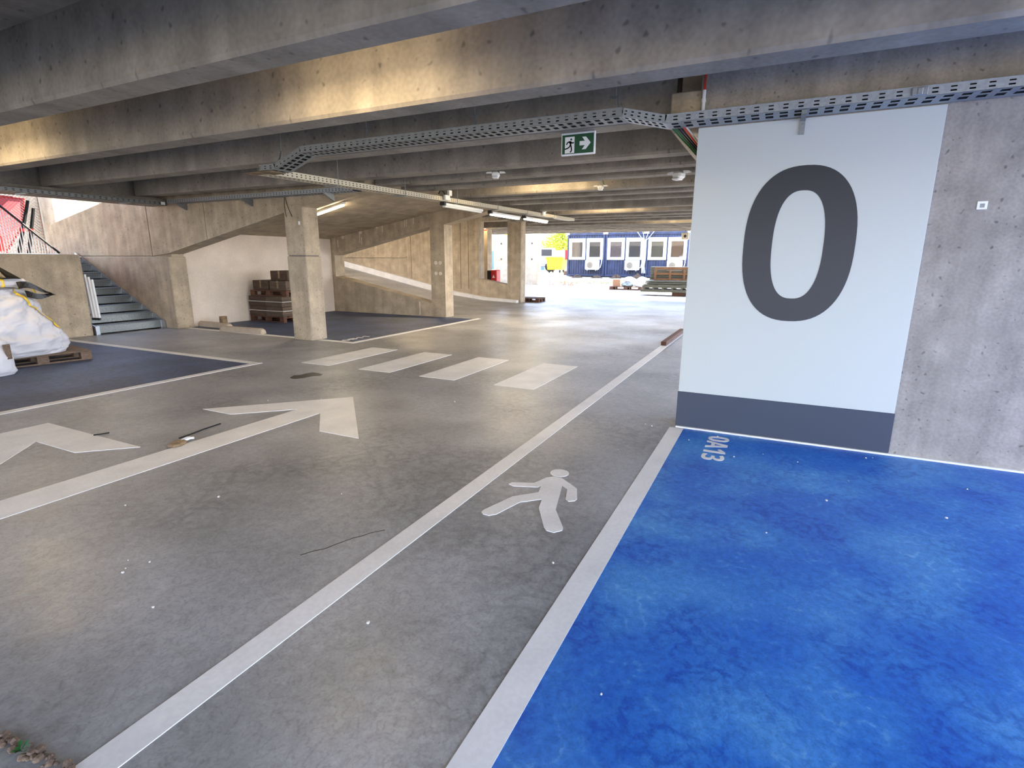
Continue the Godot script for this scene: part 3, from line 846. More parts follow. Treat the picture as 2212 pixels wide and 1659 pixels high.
# ---------------------------------------------------------------- pallets and loads
func pallet(called: String, label: String, at: Vector3, turn: float, m: Material) -> Node3D:
	var p := thing(called, label, "pallet", at, turn)
	for z in [-0.35, 0.0, 0.35]:
		var w := 0.05 if absf(z) > 0.1 else 0.07
		box_obj("bottom_board", Vector3(-0.6, 0.0, z - w), Vector3(0.6, 0.022, z + w), m, p, 0.003)
		for x in [-0.53, 0.0, 0.53]:
			box_obj("block", Vector3(x - 0.07, 0.022, z - w), Vector3(x + 0.07, 0.10, z + w), m, p, 0.004)
	for x in [-0.53, 0.0, 0.53]:
		box_obj("cross_board", Vector3(x - 0.07, 0.10, -0.4), Vector3(x + 0.07, 0.122, 0.4), m, p, 0.003)
	for z in [-0.34, -0.17, 0.0, 0.17, 0.34]:
		box_obj("deck_board", Vector3(-0.6, 0.122, z - 0.06), Vector3(0.6, 0.144, z + 0.06), m, p, 0.003)
	return p


# soft sack: rings of (height, half length, half width, shift) with folds
func sack_noise(seed_: int) -> FastNoiseLite:
	var n := FastNoiseLite.new()
	n.seed = seed_
	n.frequency = 2.2
	n.fractal_octaves = 3
	return n


# point of a sack's skin: f counts rings upwards, an goes round, out lifts it off the skin
func sack_at(rings: Array, n: FastNoiseLite, f: float, an: float, folds: float, out := 0.0) -> Vector3:
	var a: Array = rings[mini(int(f), rings.size() - 1)]
	var b: Array = rings[mini(int(f) + 1, rings.size() - 1)]
	var t := f - int(f)
	var co := cos(an)
	var si := sin(an)
	var e: float = lerpf(a[5], b[5], t)
	var x: float = signf(co) * pow(absf(co), e) * lerpf(a[1], b[1], t) + lerpf(a[3], b[3], t)
	var z: float = signf(si) * pow(absf(si), e) * lerpf(a[2], b[2], t) + lerpf(a[4], b[4], t)
	var y: float = lerpf(a[0], b[0], t)
	# broad slump, then sharp creases that drape from the crown
	var r := n.get_noise_3d(x * 1.4, y * 2.2, z * 1.4) * folds * 2.2
	var w := n.get_noise_3d(x * 2.0 + 7.0, y * 2.0, z * 2.0) * 1.6
	r -= folds * 0.9 * pow(1.0 - absf(sin(an * 4.0 + y * 3.0 + w * 2.0)), 6.0)
	r -= folds * 0.7 * pow(1.0 - absf(sin(an * 2.5 - y * 9.0 + w * 3.0 + 1.0)), 8.0)
	var edge := clampf(minf(f, rings.size() - 1 - f) * 1.5, 0.0, 1.0)
	return Vector3(x + co * (r * edge + out), y + out * 0.5, z + si * (r * edge + out))


func sack(st: SurfaceTool, rings: Array, seed_: int, folds := 0.03, seg := 56, sub := 5) -> void:
	var n := sack_noise(seed_)
	var grid := []
	for i in (rings.size() - 1) * sub + 1:
		var row := []
		for k in seg:
			row.append(sack_at(rings, n, float(i) / sub, TAU * k / seg, folds))
		grid.append(row)
	for i in grid.size() - 1:
		for k in seg:
			var m := (k + 1) % seg
			quad(st, grid[i][m], grid[i][k], grid[i + 1][k], grid[i + 1][m])
	for e in [0, grid.size() - 1]:
		var mid := Vector3.ZERO
		for q in grid[e]:
			mid += q / seg
		for k in seg:
			var m := (k + 1) % seg
			if e == 0:
				tri(st, mid, grid[e][k], grid[e][m])
			else:
				tri(st, mid, grid[e][m], grid[e][k])


func build_bag_pallet() -> void:
	pallet("wooden_pallet", "brown wooden pallet under the big white bag", Vector3(-10.1, 0.003, -4.02), PI / 2 - 0.16, M.wood_grey)
	var b := thing("bulk_bag", "slumped white bulk bag with yellow seams on a pallet", "bag", Vector3(-10.12, 0.147, -3.82), 0.10)
	var st := newst(true)
	# height, half x, half z, shift x, shift z, squareness
	var form := [[0.0, 0.40, 0.54, 0.0, 0.0, 0.55], [0.08, 0.46, 0.60, 0.0, 0.0, 0.6], [0.24, 0.45, 0.58, 0.0, 0.01, 0.65], [0.45, 0.41, 0.51, 0.0, 0.05, 0.7], [0.66, 0.36, 0.44, -0.02, 0.09, 0.75], [0.84, 0.31, 0.38, -0.04, 0.10, 0.8], [0.96, 0.24, 0.28, -0.06, 0.06, 0.9], [1.00, 0.10, 0.12, -0.06, 0.05, 1.0]]
	sack(st, form, 5, 0.034, 120, 10)
	obj("sack", st, M.bag, b, true)
	var skin := sack_noise(5)
	# seam: a flat yellow band lying on the skin, from the crown down to the far corner
	st = newst()
	var path := [[6.1, 5.85], [5.6, 5.95], [5.1, 5.92], [4.6, 5.82], [4.2, 5.72], [3.9, 5.60], [3.6, 5.52], [3.2, 5.46], [2.6, 5.42]]
	for i in path.size() - 1:
		for q in 4:
			var f0 := lerpf(path[i][0], path[i + 1][0], q / 4.0)
			var f1 := lerpf(path[i][0], path[i + 1][0], (q + 1) / 4.0)
			var a0 := lerpf(path[i][1], path[i + 1][1], q / 4.0)
			var a1 := lerpf(path[i][1], path[i + 1][1], (q + 1) / 4.0)
			quad(st, sack_at(form, skin, f0, a0 - 0.05, 0.034, 0.016), sack_at(form, skin, f1, a1 - 0.05, 0.034, 0.016), sack_at(form, skin, f1, a1 + 0.05, 0.034, 0.016), sack_at(form, skin, f0, a0 + 0.05, 0.034, 0.016))
	obj("yellow_seam", st, M.yellow, b)
	st = newst(true)
	tube(st, [Vector3(0.10, 0.95, -0.12), Vector3(0.15, 1.02, -0.17), Vector3(0.20, 1.0, -0.24), Vector3(0.22, 0.90, -0.27)], 0.012, 6)
	obj("lifting_loop", st, M.yellow, b, true)
	# second load at the picture's edge of the pallet
	var s := thing("cement_sack", "small printed white sack in front of the bulk bag", "bag", Vector3(-9.38, 0.003, -3.30), 0.2)
	st = newst(true)
	sack(st, [[0.0, 0.16, 0.14, 0, 0, 0.7], [0.05, 0.2, 0.17, 0, 0, 0.7], [0.25, 0.19, 0.15, 0, 0, 0.75], [0.45, 0.15, 0.12, 0, 0, 0.85], [0.55, 0.05, 0.05, 0.0, 0, 1.0]], 9, 0.012)
	obj("sack", st, M.bag, s, true)
	box_obj("tag_strip", Vector3(0.17, 0.22, -0.08), Vector3(0.20, 0.42, -0.02), M.wood_grey, s)
	# scrap on top
	var f := thing("folded_sack", "cream folded sack with yellow band on the bulk bag", "bag", Vector3(-10.1, 1.15, -3.68), 0.1)
	st = newst(true)
	cbx(st, Vector3(-0.22, 0.0, -0.33), Vector3(0.24, 0.11, 0.5), 0.03)
	obj("fold", st, M.bag, f)
	box_obj("yellow_band", Vector3(-0.225, -0.004, -0.06), Vector3(0.245, 0.115, 0.0), M.yellow, f, 0.02)
	var p := thing("black_sheet", "crumpled black plastic sheet peaked on top of the load", "plastic sheet", Vector3(-10.1, 1.26, -3.62), 0.0)
	st = newst()
	var ap := Vector3(0.02, 0.24, -0.10)
	var ring := [Vector3(0.22, 0.0, -0.34), Vector3(0.26, 0.02, -0.15), Vector3(0.22, 0.0, 0.05), Vector3(0.2, 0.03, 0.3), Vector3(-0.1, 0.0, 0.4), Vector3(-0.24, 0.0, 0.1), Vector3(-0.2, 0.0, -0.28)]
	for i in ring.size():
		var j := (i + 1) % ring.size()
		var mid: Vector3 = (ring[i] + ring[j] + ap) / 3.0 + Vector3(0.02 * (i % 2), -0.03, 0)
		tri(st, ap, mid, ring[i])
		tri(st, ap, ring[j], mid)
		tri(st, ring[i], mid, ring[j])
		tri(st, ring[j], ring[i], Vector3(0, -0.001, 0))
	obj("sheet", st, M.plastic_black, p)
	for i in 2:
		var fl := thing("black_strip", ["upper black plastic strip sticking out of the load", "lower twisted black plastic strip sticking out of the load"][i], "plastic strip", Vector3(-9.86, 1.17 - 0.14 * i, -3.98 - 0.08 * i))
		st = newst()
		var ln := 0.42 - 0.06 * i
		var k := 8
		for q in k:
			var row := []
			for e in [q, q + 1]:
				var u := float(e) / k
				var hw := 0.045 * (1.0 - u * u) + 0.004
				var yy := 0.02 * sin(u * 6.0 + i * 2.0) - 0.10 * u * u * (1 - i) - 0.03 * u
				row.append(Vector3(0.02 * sin(u * 5.0), yy + hw, 0.1 - ln * u))
				row.append(Vector3(0.03 + 0.02 * cos(u * 5.0), yy - hw, 0.1 - ln * u))
			quad(st, row[0], row[1], row[3], row[2])
			quad(st, row[2] + Vector3(-0.003, 0, 0), row[3] + Vector3(-0.003, 0, 0), row[1] + Vector3(-0.003, 0, 0), row[0] + Vector3(-0.003, 0, 0))
		obj("strip", st, M.plastic_black, fl)


func build_box_stack() -> void:
	pallet("wooden_pallet", "worn pallet under the strapped brown boards", Vector3(-11.55, 0.003, -9.86), 0.0, M.wood_dark)
	var b := thing("strapped_bundle", "dark brown boards strapped on a pallet beside the column", "bundle", Vector3(-11.55, 0.147, -9.86))
	for i in 4:
		var y := 0.125 * i
		var o := 0.012 * (i % 2)
		for s in 2:
			box_obj("board", Vector3(-0.60 + 0.6 * s + o, y, -0.41 + o), Vector3(-0.005 + 0.6 * s + o, y + 0.12, 0.41), M.carton if s == 0 else M.carton2, b, 0.006)
	for y in [0.13, 0.36]:
		var st := newst()
		for e in [[Vector3(-0.605, y, 0.418), Vector3(0.62, y + 0.014, 0.424)], [Vector3(0.612, y, -0.42), Vector3(0.62, y + 0.014, 0.424)], [Vector3(-0.605, y, -0.424), Vector3(0.62, y + 0.014, -0.418)]]:
			bx(st, e[0], e[1])
		obj("strap", st, M.stone, b)
	pallet("wooden_pallet", "dark upturned pallet on top of the strapped boards", Vector3(-11.45, 0.65, -9.86), 0.06, M.wood_dark)
	var at := [Vector3(-11.72, 0.797, -9.80), Vector3(-11.14, 0.797, -9.82), Vector3(-11.12, 1.04, -9.86)]
	var lab := ["dark carton left on the upper pallet of the stack", "brown carton right on the upper pallet of the stack", "topmost brown carton of the stack behind the column"]
	for i in 3:
		var c := thing("carton", lab[i], "box", at[i], 0.03 * i, "cartons stacked behind the column")
		var st := newst()
		cbx(st, Vector3(-0.28, 0, -0.30), Vector3(0.28, 0.235, 0.30), 0.008)
		obj("body", st, M.carton if i != 1 else M.carton2, c)
		box_obj("flap_gap", Vector3(-0.281, 0.236, -0.004), Vector3(0.281, 0.2365, 0.004), M.black, c)
		box_obj("tape", Vector3(-0.03, 0.05, 0.3), Vector3(0.03, 0.236, 0.301), M.card, c)


func build_small_floor_things() -> void:
	var st := newst()
	# wheel stops
	for i in 2:
		var w := thing("wheel_stop", ["pale concrete wheel stop lying loose before the column", "pale concrete wheel stop beside the stair wall end"][i], "wheel stop", [Vector3(-10.3, 0.003, -7.78), Vector3(-11.72, 0.003, -8.12)][i], [0.06, -0.05][i])
		st = newst(true)
		var prof := [Vector2(-0.085, 0.0), Vector2(-0.08, 0.06), Vector2(-0.055, 0.105), Vector2(0.0, 0.118), Vector2(0.055, 0.105), Vector2(0.08, 0.06), Vector2(0.085, 0.0)]
		var rings := []
		for e in [[-0.62, 0.35], [-0.60, 0.8], [-0.55, 1.0], [0.55, 1.0], [0.60, 0.8], [0.62, 0.35]]:
			var row := []
			for q in prof:
				row.append(Vector3(e[0], q.y * e[1], q.x * (0.6 + 0.4 * e[1])))
			rings.append(row)
		for a in rings.size() - 1:
			for k in prof.size() - 1:
				quad(st, rings[a][k], rings[a][k + 1], rings[a + 1][k + 1], rings[a + 1][k])
			quad(st, rings[a][prof.size() - 1], rings[a][0], rings[a + 1][0], rings[a + 1][prof.size() - 1])
		for k in range(1, prof.size() - 1):
			tri(st, rings[0][0], rings[0][k + 1], rings[0][k])
			tri(st, rings[5][0], rings[5][k], rings[5][k + 1])
		obj("bar", st, M.stop, w)
	var r := thing("cardboard_tube", "short brown cardboard tube standing by the wheel stops", "tube", Vector3(-11.75, 0.003, -8.40))
	st = newst()
	lathe(st, [Vector2(0.065, 0.0), Vector2(0.085, 0.0), Vector2(0.085, 0.22), Vector2(0.065, 0.22), Vector2(0.065, 0.0)], 20)
	obj("wall", st, M.card, r)
	# timber lying on the long line
	var tb := thing("timber_batten", "rough timber batten lying on the long line past the sign wall", "timber", Vector3(-1.77, 0.004, -10.1))
	st = newst()
	cbx(st, Vector3(-0.05, 0, -2.2), Vector3(0.05, 0.075, 0.0), 0.006)
	obj("beam", st, M.wood_dark, tb)
	# cut cable, rag and scraps on the lane
	var c := thing("cable_offcut", "black cable offcut lying beside the straight arrow stem", "cable")
	st = newst()
	tube(st, [Vector3(-4.60, 0.007, -2.73), Vector3(-4.62, 0.006, -2.85), Vector3(-4.655, 0.006, -3.0), Vector3(-4.67, 0.007, -3.18)], 0.006, 6)
	obj("cable", st, M.rubber, c)
	var c2 := thing("cable_offcut", "tiny black cable offcut on the turn arrow", "cable")
	st = newst()
	tube(st, [Vector3(-5.36, 0.009, -2.44), Vector3(-5.32, 0.011, -2.49), Vector3(-5.31, 0.009, -2.54)], 0.006, 6)
	obj("cable", st, M.rubber, c2)
	var g := thing("work_glove", "crumpled beige glove lying against the arrow stem", "glove", Vector3(-4.455, 0.0, -2.63), 0.4)
	st = newst(true)
	sack(st, [[0.0, 0.05, 0.085, 0, 0, 0.9], [0.015, 0.06, 0.095, 0, 0, 0.9], [0.03, 0.045, 0.07, 0.005, 0.01, 0.9], [0.04, 0.015, 0.02, 0, 0, 1.0]], 31, 0.008)
	obj("palm", st, M.card, g, true)
	st = newst(true)
	tube(st, [Vector3(0.02, 0.018, -0.06), Vector3(0.03, 0.022, -0.11), Vector3(0.045, 0.016, -0.14)], 0.012, 7)
	tube(st, [Vector3(-0.01, 0.018, -0.06), Vector3(-0.005, 0.02, -0.12), Vector3(0.01, 0.014, -0.15)], 0.012, 7)
	obj("finger", st, M.white, g, true)
	# stones and chips of mortar
	var spots := [[-2.92, -1.38], [-2.80, -1.42], [-2.82, -1.30], [-2.85, -1.33], [-3.62, -1.75], [-3.2, -2.1], [-2.5, -2.5], [-1.0, -5.02], [-0.93, -4.98], [-0.55, -4.72], [-0.16, -4.45], [0.05, -4.62], [0.30, -4.55], [-0.33, -4.93], [0.85, -4.93], [0.80, -4.90], [0.45, -3.85], [0.1, -3.2], [-0.9, -2.35], [-1.05, -4.2], [-2.2, -4.4], [-3.1, -4.9], [0.62, -4.3], [1.35, -4.5], [1.1, -3.9], [-0.42, -1.62], [-2.4, -1.2], [-1.45, -1.55], [-5.0, -4.0], [-4.5, -4.3], [-3.4, -4.0], [-0.28, -4.7]]
	for i in spots.size():
		var k := thing("mortar_chip", "pale grain of mortar lying loose on the bright blue bay" if spots[i][0] > -0.6 else "pale grain of mortar lying loose on the grey lane", "stone", Vector3(spots[i][0], 0.0, spots[i][1]), i * 1.7, "mortar chips on the blue bay" if spots[i][0] > -0.6 else "mortar chips on the grey lane")
		st = newst()
		var q := 0.003 + 0.005 * fmod(i * 0.37, 1.0)
		cbx(st, Vector3(-q, 0.0, -q * 0.8), Vector3(q, q * 1.1 + 0.002, q * 0.8), q * 0.4)
		obj("chip", st, M.stone, k)
	# filled floor joint with rubble and weeds
	var j := thing("joint_rubble", "line of grey rubble and weeds in a floor joint", "rubble", Vector3(-2.06, 0, -0.57))
	st = newst()
	for i in 90:
		var p := Vector3(rng.randf_range(-0.35, 0.35), 0, 0)
		p.z = p.x * -0.1 + rng.randf_range(-0.022, 0.022)
		var q := rng.randf_range(0.004, 0.013)
		cbx(st, Vector3(-q, -q * 0.3, -q), Vector3(q, q * 1.2, q), q * 0.4, Transform3D(Basis(Vector3(rng.randf(), rng.randf() + 0.1, rng.randf()).normalized(), rng.randf() * 6.0), p))
	var rb := obj("rubble", st, M.wood_grey, j)
	rb.set_meta("kind", "stuff")
	st = newst()
	for i in 10:
		var a := i * 0.9
		var o := Vector3(0.02 + 0.006 * (i % 4), 0.005, 0.0)
		var e := o + Vector3(cos(a) * 0.018, 0.012, sin(a) * 0.018)
		var sd := Vector3(-sin(a), 0, cos(a)) * 0.006
		quad(st, o - sd * 0.3, e - sd, e + Vector3(cos(a), 0.3, sin(a)) * 0.008, e + sd)
	obj("weed", st, M.green_wire, j)


# ---------------------------------------------------------------- site containers
func build_containers() -> void:
	var x0 := [-13.27, -10.55, -7.83]
	var lab := ["navy site container at the dumpster end of the row", "navy site container in the middle of the row", "navy site container behind the board stack"]
	var dim_interior := [[Color(0.27, 0.24, 0.20), Color(0.20, 0.18, 0.15)], [Color(0.34, 0.29, 0.27), Color(0.18, 0.17, 0.16)], [Color(0.30, 0.28, 0.20), Color(0.36, 0.26, 0.15)]]  # panel colours darkened to stand for the dim rooms behind the panes
	for i in 3:
		var c := thing("site_container", lab[i], "container", Vector3(x0[i], 0.5, -36.0), 0.0, "navy site containers")
		var w := 2.68
		box_obj("body", Vector3(0.0, 0.04, -6.0), Vector3(w, 2.88, -0.06), M.navy, c)
		box_obj("roof_rail", Vector3(0, 2.72, -0.06), Vector3(w, 2.9, 0.03), M.navy, c, 0.01)
		box_obj("floor_rail", Vector3(0, 0.0, -0.06), Vector3(w, 0.14, 0.03), M.navy, c, 0.01)
		for x in [0.0, w - 0.14]:
			box_obj("corner_post", Vector3(x, 0.14, -0.06), Vector3(x + 0.14, 2.72, 0.04), M.navy, c, 0.012)
			box_obj("corner_casting", Vector3(x - 0.005, 2.76, -0.05), Vector3(x + 0.145, 2.905, 0.06), M.white, c, 0.012)
		for k in 13:
			var x := 0.2 + k * 0.178
			box_obj("rib", Vector3(x, 0.14, -0.06), Vector3(x + 0.085, 2.72, -0.02), M.navy, c, 0.012)
		for k in 2:
			var a := 0.13 + k * 1.26
			var win := box_obj("window_frame", Vector3(a, 2.40, -0.05), Vector3(a + 1.17, 2.52, 0.05), M.white, c, 0.01)
			box_obj("sill", Vector3(a, 1.10, -0.05), Vector3(a + 1.17, 1.28, 0.06), M.white, win, 0.01)
			box_obj("jamb", Vector3(a, 1.28, -0.05), Vector3(a + 0.2, 2.40, 0.05), M.white, win, 0.01)
			box_obj("jamb", Vector3(a + 0.97, 1.28, -0.05), Vector3(a + 1.17, 2.40, 0.05), M.white, win, 0.01)
			box_obj("head_frame", Vector3(a + 0.2, 2.27, -0.05), Vector3(a + 0.97, 2.40, 0.05), M.white, win, 0.01)
			box_obj("pane", Vector3(a + 0.2, 1.28, 0.015), Vector3(a + 0.97, 2.27, 0.022), M.glass, win)
			box_obj("dim_interior", Vector3(a + 0.2, 1.28, -0.019), Vector3(a + 0.97, 2.27, -0.010), std(dim_interior[i][k], 0.8), win)
		# outdoor unit
		var u := thing("outdoor_unit", ["white air-conditioner unit beside the dumpster-end container", "white air-conditioner unit on the middle container", "white air-conditioner unit half hidden by the board stack"][i], "air conditioner", Vector3(x0[i] + 1.92, 0.88, -35.72), 0.0, "air-conditioner units")
		box_obj("casing", Vector3(-0.47, 0.06, -0.16), Vector3(0.47, 0.70, 0.16), M.white, u, 0.04)
		var st := newst()
		lathe(st, [Vector2(0.0, 0.012), Vector2(0.205, 0.012), Vector2(0.215, 0.0)], 28, Transform3D(Basis(Vector3.RIGHT, PI / 2), Vector3(-0.13, 0.37, 0.16)))
		var fan := obj("fan_recess", st, std(Color(0.30, 0.25, 0.20), 0.7), u)
		for r in [0.06, 0.11, 0.16, 0.205]:
			st = newst()
			lathe(st, [Vector2(r - 0.006, 0.014), Vector2(r - 0.006, 0.022), Vector2(r + 0.006, 0.022), Vector2(r + 0.006, 0.014)], 28, Transform3D(Basis(Vector3.RIGHT, PI / 2), Vector3(-0.13, 0.37, 0.16)))
			obj("guard_ring", st, M.cream, fan)
		for s in [-0.3, 0.3]:
			box_obj("bracket", Vector3(s - 0.03, 0.0, -0.24), Vector3(s + 0.03, 0.06, 0.18), M.zinc, u)
		st = newst()
		tube(st, [Vector3(0.47, 0.2, 0), Vector3(0.56, 0.22, 0), Vector3(0.60, 0.5, -0.1), Vector3(0.6, 0.9, -0.18)], 0.025, 7)
		obj("pipe", st, M.white, u)
	# white conduits hanging between two containers
	var cc := thing("cable_bundle", "white cables running down between two navy containers", "cable")
	for k in 4:
		var st := newst()
		var x := -7.98 + 0.055 * k
		tube(st, [Vector3(x - 0.5 + 0.33 * k, 3.44, -35.9), Vector3(x - 0.2 + 0.13 * k, 3.05, -35.86), Vector3(x, 2.85, -35.86), Vector3(x, 1.7, -35.88), Vector3(x - 0.05, 1.2, -35.86), Vector3(x + 0.02 * k, 0.75, -35.75)], 0.018, 6)
		obj("cable", st, M.white, cc)


# ---------------------------------------------------------------- yard and far end of the deck
func build_far_things() -> void:
	var st: SurfaceTool
	# low pallet of waste
	var p := pallet("wooden_pallet", "reddish pallet loaded with white sacks near the yard", Vector3(-7.38, 0.0, -29.8), 0.0, M.wood_dark)
	p.scale = Vector3(1.5, 1.25, 1.3)
	p.position.y = -0.02
	var c := thing("carton", "brown carton standing on the pallet of white sacks", "box", Vector3(-7.93, 0.18, -29.55), 0.1)
	box_obj("body", Vector3(-0.2, 0, -0.18), Vector3(0.2, 0.36, 0.18), std(Color(0.56, 0.40, 0.28), 0.8), c, 0.01)
	box_obj("tape", Vector3(-0.02, 0.36, -0.18), Vector3(0.02, 0.362, 0.18), M.card, c)
	var at := [Vector3(-7.34, 0.165, -29.6), Vector3(-6.62, 0.165, -29.6), Vector3(-7.30, 0.43, -29.75), Vector3(-6.60, 0.43, -29.75)]
	for i in 4:
		var s := thing("waste_sack", ["grey crumpled sack beside the carton on the far pallet", "white sack lying flat on the far pallet", "white crumpled sack on top of the grey sack", "topmost white sack on the far pallet"][i], "bag", at[i], 0.4 * i)
		st = newst(true)
		sack(st, [[0.0, 0.24, 0.2, 0, 0, 0.8], [0.06, 0.34, 0.26, 0, 0, 0.8], [0.17, 0.31, 0.22, 0, 0, 0.8], [0.26, 0.1, 0.08, 0, 0, 1.0]], 40 + i, 0.04)
		obj("sack", st, M.bag if i else M.zinc_dull, s, true)
	# stack of boards on bearers
	var b := thing("board_stack", "stack of weathered grey boards on bearers near the yard", "boards", Vector3(-4.2, -0.02, -25.6))
	for x in [0.0, 0.75]:
		box_obj("bearer", Vector3(x, 0.0, -0.5), Vector3(x + 0.55, 0.17, 0.42), M.wood_dark, b, 0.008)
	var lay := [[-1.42, 0.17, 0.12], [-1.35, 0.36, 0.10], [-1.30, 0.47, 0.04], [-1.24, 0.54, 0.05], [-1.22, 0.62, 0.05]]
	for i in lay.size():
		box_obj("board", Vector3(lay[i][0], lay[i][1], -0.6), Vector3(1.6, lay[i][1] + lay[i][2], 0.5 - 0.03 * i), M.stack, b, 0.006)
	for k in 7:
		box_obj("spacer", Vector3(-1.3 + 0.42 * k, 0.29, -0.55), Vector3(-1.22 + 0.42 * k, 0.36, 0.49), M.stack, b)
	for k in 22:
		box_obj("spacer_tooth", Vector3(-1.25 + 0.125 * k, 0.46, 0.38), Vector3(-1.19 + 0.125 * k, 0.475, 0.46), M.wood_grey, b)
	var sl := thing("slat_bundle", "bundle of thin weathered slats on the board stack", "boards", Vector3(-4.2, 0.67, -26.0))
	for k in 11:
		box_obj("slat", Vector3(-1.18 + 0.02 * (k % 3), 0.056 * k, -0.2 + 0.01 * (k % 2)), Vector3(1.55, 0.056 * k + 0.046, 0.18 + 0.012 * (k % 3)), M.stack, sl, 0.004)
	var f := thing("crate_rack", "orange-brown timber pallet frame leaning on the slat bundle", "timber frame", Vector3(-4.2, 0.67, -25.62))
	f.rotation.x = -0.12
	for y in [0.0, 0.25, 0.50]:
		box_obj("rail", Vector3(-0.92, y, 0.0), Vector3(0.62, y + 0.09, 0.03), M.wood, f, 0.004)
	for x in [-0.92, -0.25, 0.38]:
		box_obj("stile", Vector3(x, 0.0, 0.03), Vector3(x + 0.09, 0.59, 0.06), M.wood, f, 0.004)
	var f2 := thing("crate_rack", "second timber pallet frame beside the first on the stack", "timber frame", Vector3(-2.94, 0.67, -25.62))
	f2.rotation.x = -0.10
	for y in [0.02, 0.27, 0.48]:
		box_obj("rail", Vector3(-0.55, y, 0.0), Vector3(0.7, y + 0.09, 0.03), M.wood, f2, 0.004)
	for x in [-0.55, 0.1]:
		box_obj("stile", Vector3(x, 0.0, 0.03), Vector3(x + 0.09, 0.57, 0.06), M.wood, f2, 0.004)
	# small pallet by the wall end
	pallet("wooden_pallet", "small pallet lying behind the ramp wall end", Vector3(-8.62, 0.0, -19.05), 0.08, M.wood_dark)
	# red cabinet and red sign
	var rc := thing("fire_cabinet", "red fire cabinet with black side seen through the window opening", "cabinet", Vector3(-10.22, 0.0, -19.35))
	box_obj("stand", Vector3(-0.15, 0.0, -0.15), Vector3(0.1, 0.42, 0.1), M.zinc_dull, rc)
	box_obj("body", Vector3(-0.28, 0.42, -0.2), Vector3(-0.09, 1.15, 0.14), M.black, rc, 0.02)
	box_obj("door", Vector3(-0.09, 0.42, -0.2), Vector3(0.17, 1.17, 0.16), M.red, rc, 0.03)
	st = newst()
	prism(st, PackedVector2Array([Vector2(-0.02, 0.86), Vector2(0.1, 0.86), Vector2(0.04, 0.98)]), Vector3(0, 0, 0.16), Vector3.RIGHT, Vector3.UP, Vector3.BACK, 0.004)
	obj("emblem", st, M.white, rc)
	var rs := thing("red_sign", "small red fire sign with white lines on a far pier", "sign", Vector3(-11.06, 2.88, -20.1))
	box_obj("plate", Vector3(-0.085, -0.14, 0), Vector3(0.085, 0.14, 0.01), M.red, rs, 0.003)
	for y in [-0.07, 0.0, 0.07]:
		box_obj("mark", Vector3(-0.055, y - 0.016, 0.01), Vector3(0.055, y + 0.016, 0.012), M.white, rs)
	var el := thing("corner_lamp", "small cream square lamp box hung at the deck edge", "lamp", Vector3(-3.62, 2.56, -24.0))
	box_obj("case", Vector3(-0.15, -0.14, -0.05), Vector3(0.15, 0.14, 0.05), M.cream, el, 0.02)
	box_obj("hanger", Vector3(-0.02, 0.14, -0.02), Vector3(0.02, SLAB - 2.56, 0.02), M.zinc_dull, el)
	st = newst()
	lathe(st, [Vector2(0, 0.012), Vector2(0.05, 0.012), Vector2(0.06, 0.0)], 16, Transform3D(Basis(Vector3.RIGHT, PI / 2), Vector3(0, 0, 0.05)))
	obj("lens", st, M.stain, el)
	# yellow dumpster
	var d := thing("dumpster", "yellow steel dumpster on wheels beside the containers", "dumpster", Vector3(-17.6, 0.5, -45.0))
	st = newst()
	wall_z(st, [Vector2(-0.62, 0.25), Vector2(0.66, 0.25), Vector2(0.80, 1.2), Vector2(-0.78, 1.2)], 0.5, 1.1)
	obj("tub", st, M.bright_yellow, d)
	box_obj("rim", Vector3(-0.86, 1.16, -0.68), Vector3(0.86, 1.30, 0.58), M.bright_yellow, d, 0.02)
	box_obj("lid", Vector3(-0.8, 1.30, -0.6), Vector3(0.8, 1.36, 0.5), M.bright_yellow, d, 0.02)
	for q in [[-0.5, 0.4], [0.5, 0.4], [-0.5, -0.5], [0.5, -0.5]]:
		st = newst()
		lathe(st, [Vector2(0, -0.05), Vector2(0.12, -0.05), Vector2(0.12, 0.05), Vector2(0, 0.05)], 14, Transform3D(Basis(Vector3.BACK, PI / 2), Vector3(q[0], 0.12, q[1])))
		obj("wheel", st, M.rubber, d)
	# white machine behind
	var t := thing("site_truck", "white site truck parked behind the yellow dumpster", "truck", Vector3(-20.6, 0.5, -48.5), 0.25)
	box_obj("chassis", Vector3(-1.6, 0.45, -0.9), Vector3(1.6, 0.75, 0.9), M.zinc_dull, t, 0.05)
	st = newst()
	wall_z(st, [Vector2(-0.1, 0.75), Vector2(1.6, 0.75), Vector2(1.6, 1.4), Vector2(1.25, 2.2), Vector2(-0.1, 2.2)], 0.9, 1.8)
	obj("cab", st, M.white, t)
	box_obj("side_window", Vector3(0.2, 1.45, 0.895), Vector3(1.2, 2.05, 0.91), M.ink, t)
	box_obj("load_bed", Vector3(-1.6, 0.75, -0.95), Vector3(-0.2, 1.5, 0.95), M.white, t, 0.04)
	for q in [[-1.0, 0.85], [1.0, 0.85], [-1.0, -0.85], [1.0, -0.85]]:
		st = newst()
		lathe(st, [Vector2(0, -0.12), Vector2(0.42, -0.12), Vector2(0.45, 0.0), Vector2(0.42, 0.12), Vector2(0, 0.12)], 18, Transform3D(Basis(Vector3.RIGHT, PI / 2), Vector3(q[0], 0.45, q[1])))
		obj("wheel", st, M.rubber, t)
	# hoarding behind the yard
	var h := thing("site_hoarding", "white and blue hoarding panels closing the yard", "fence", Vector3(-30, 0.5, -53.0))
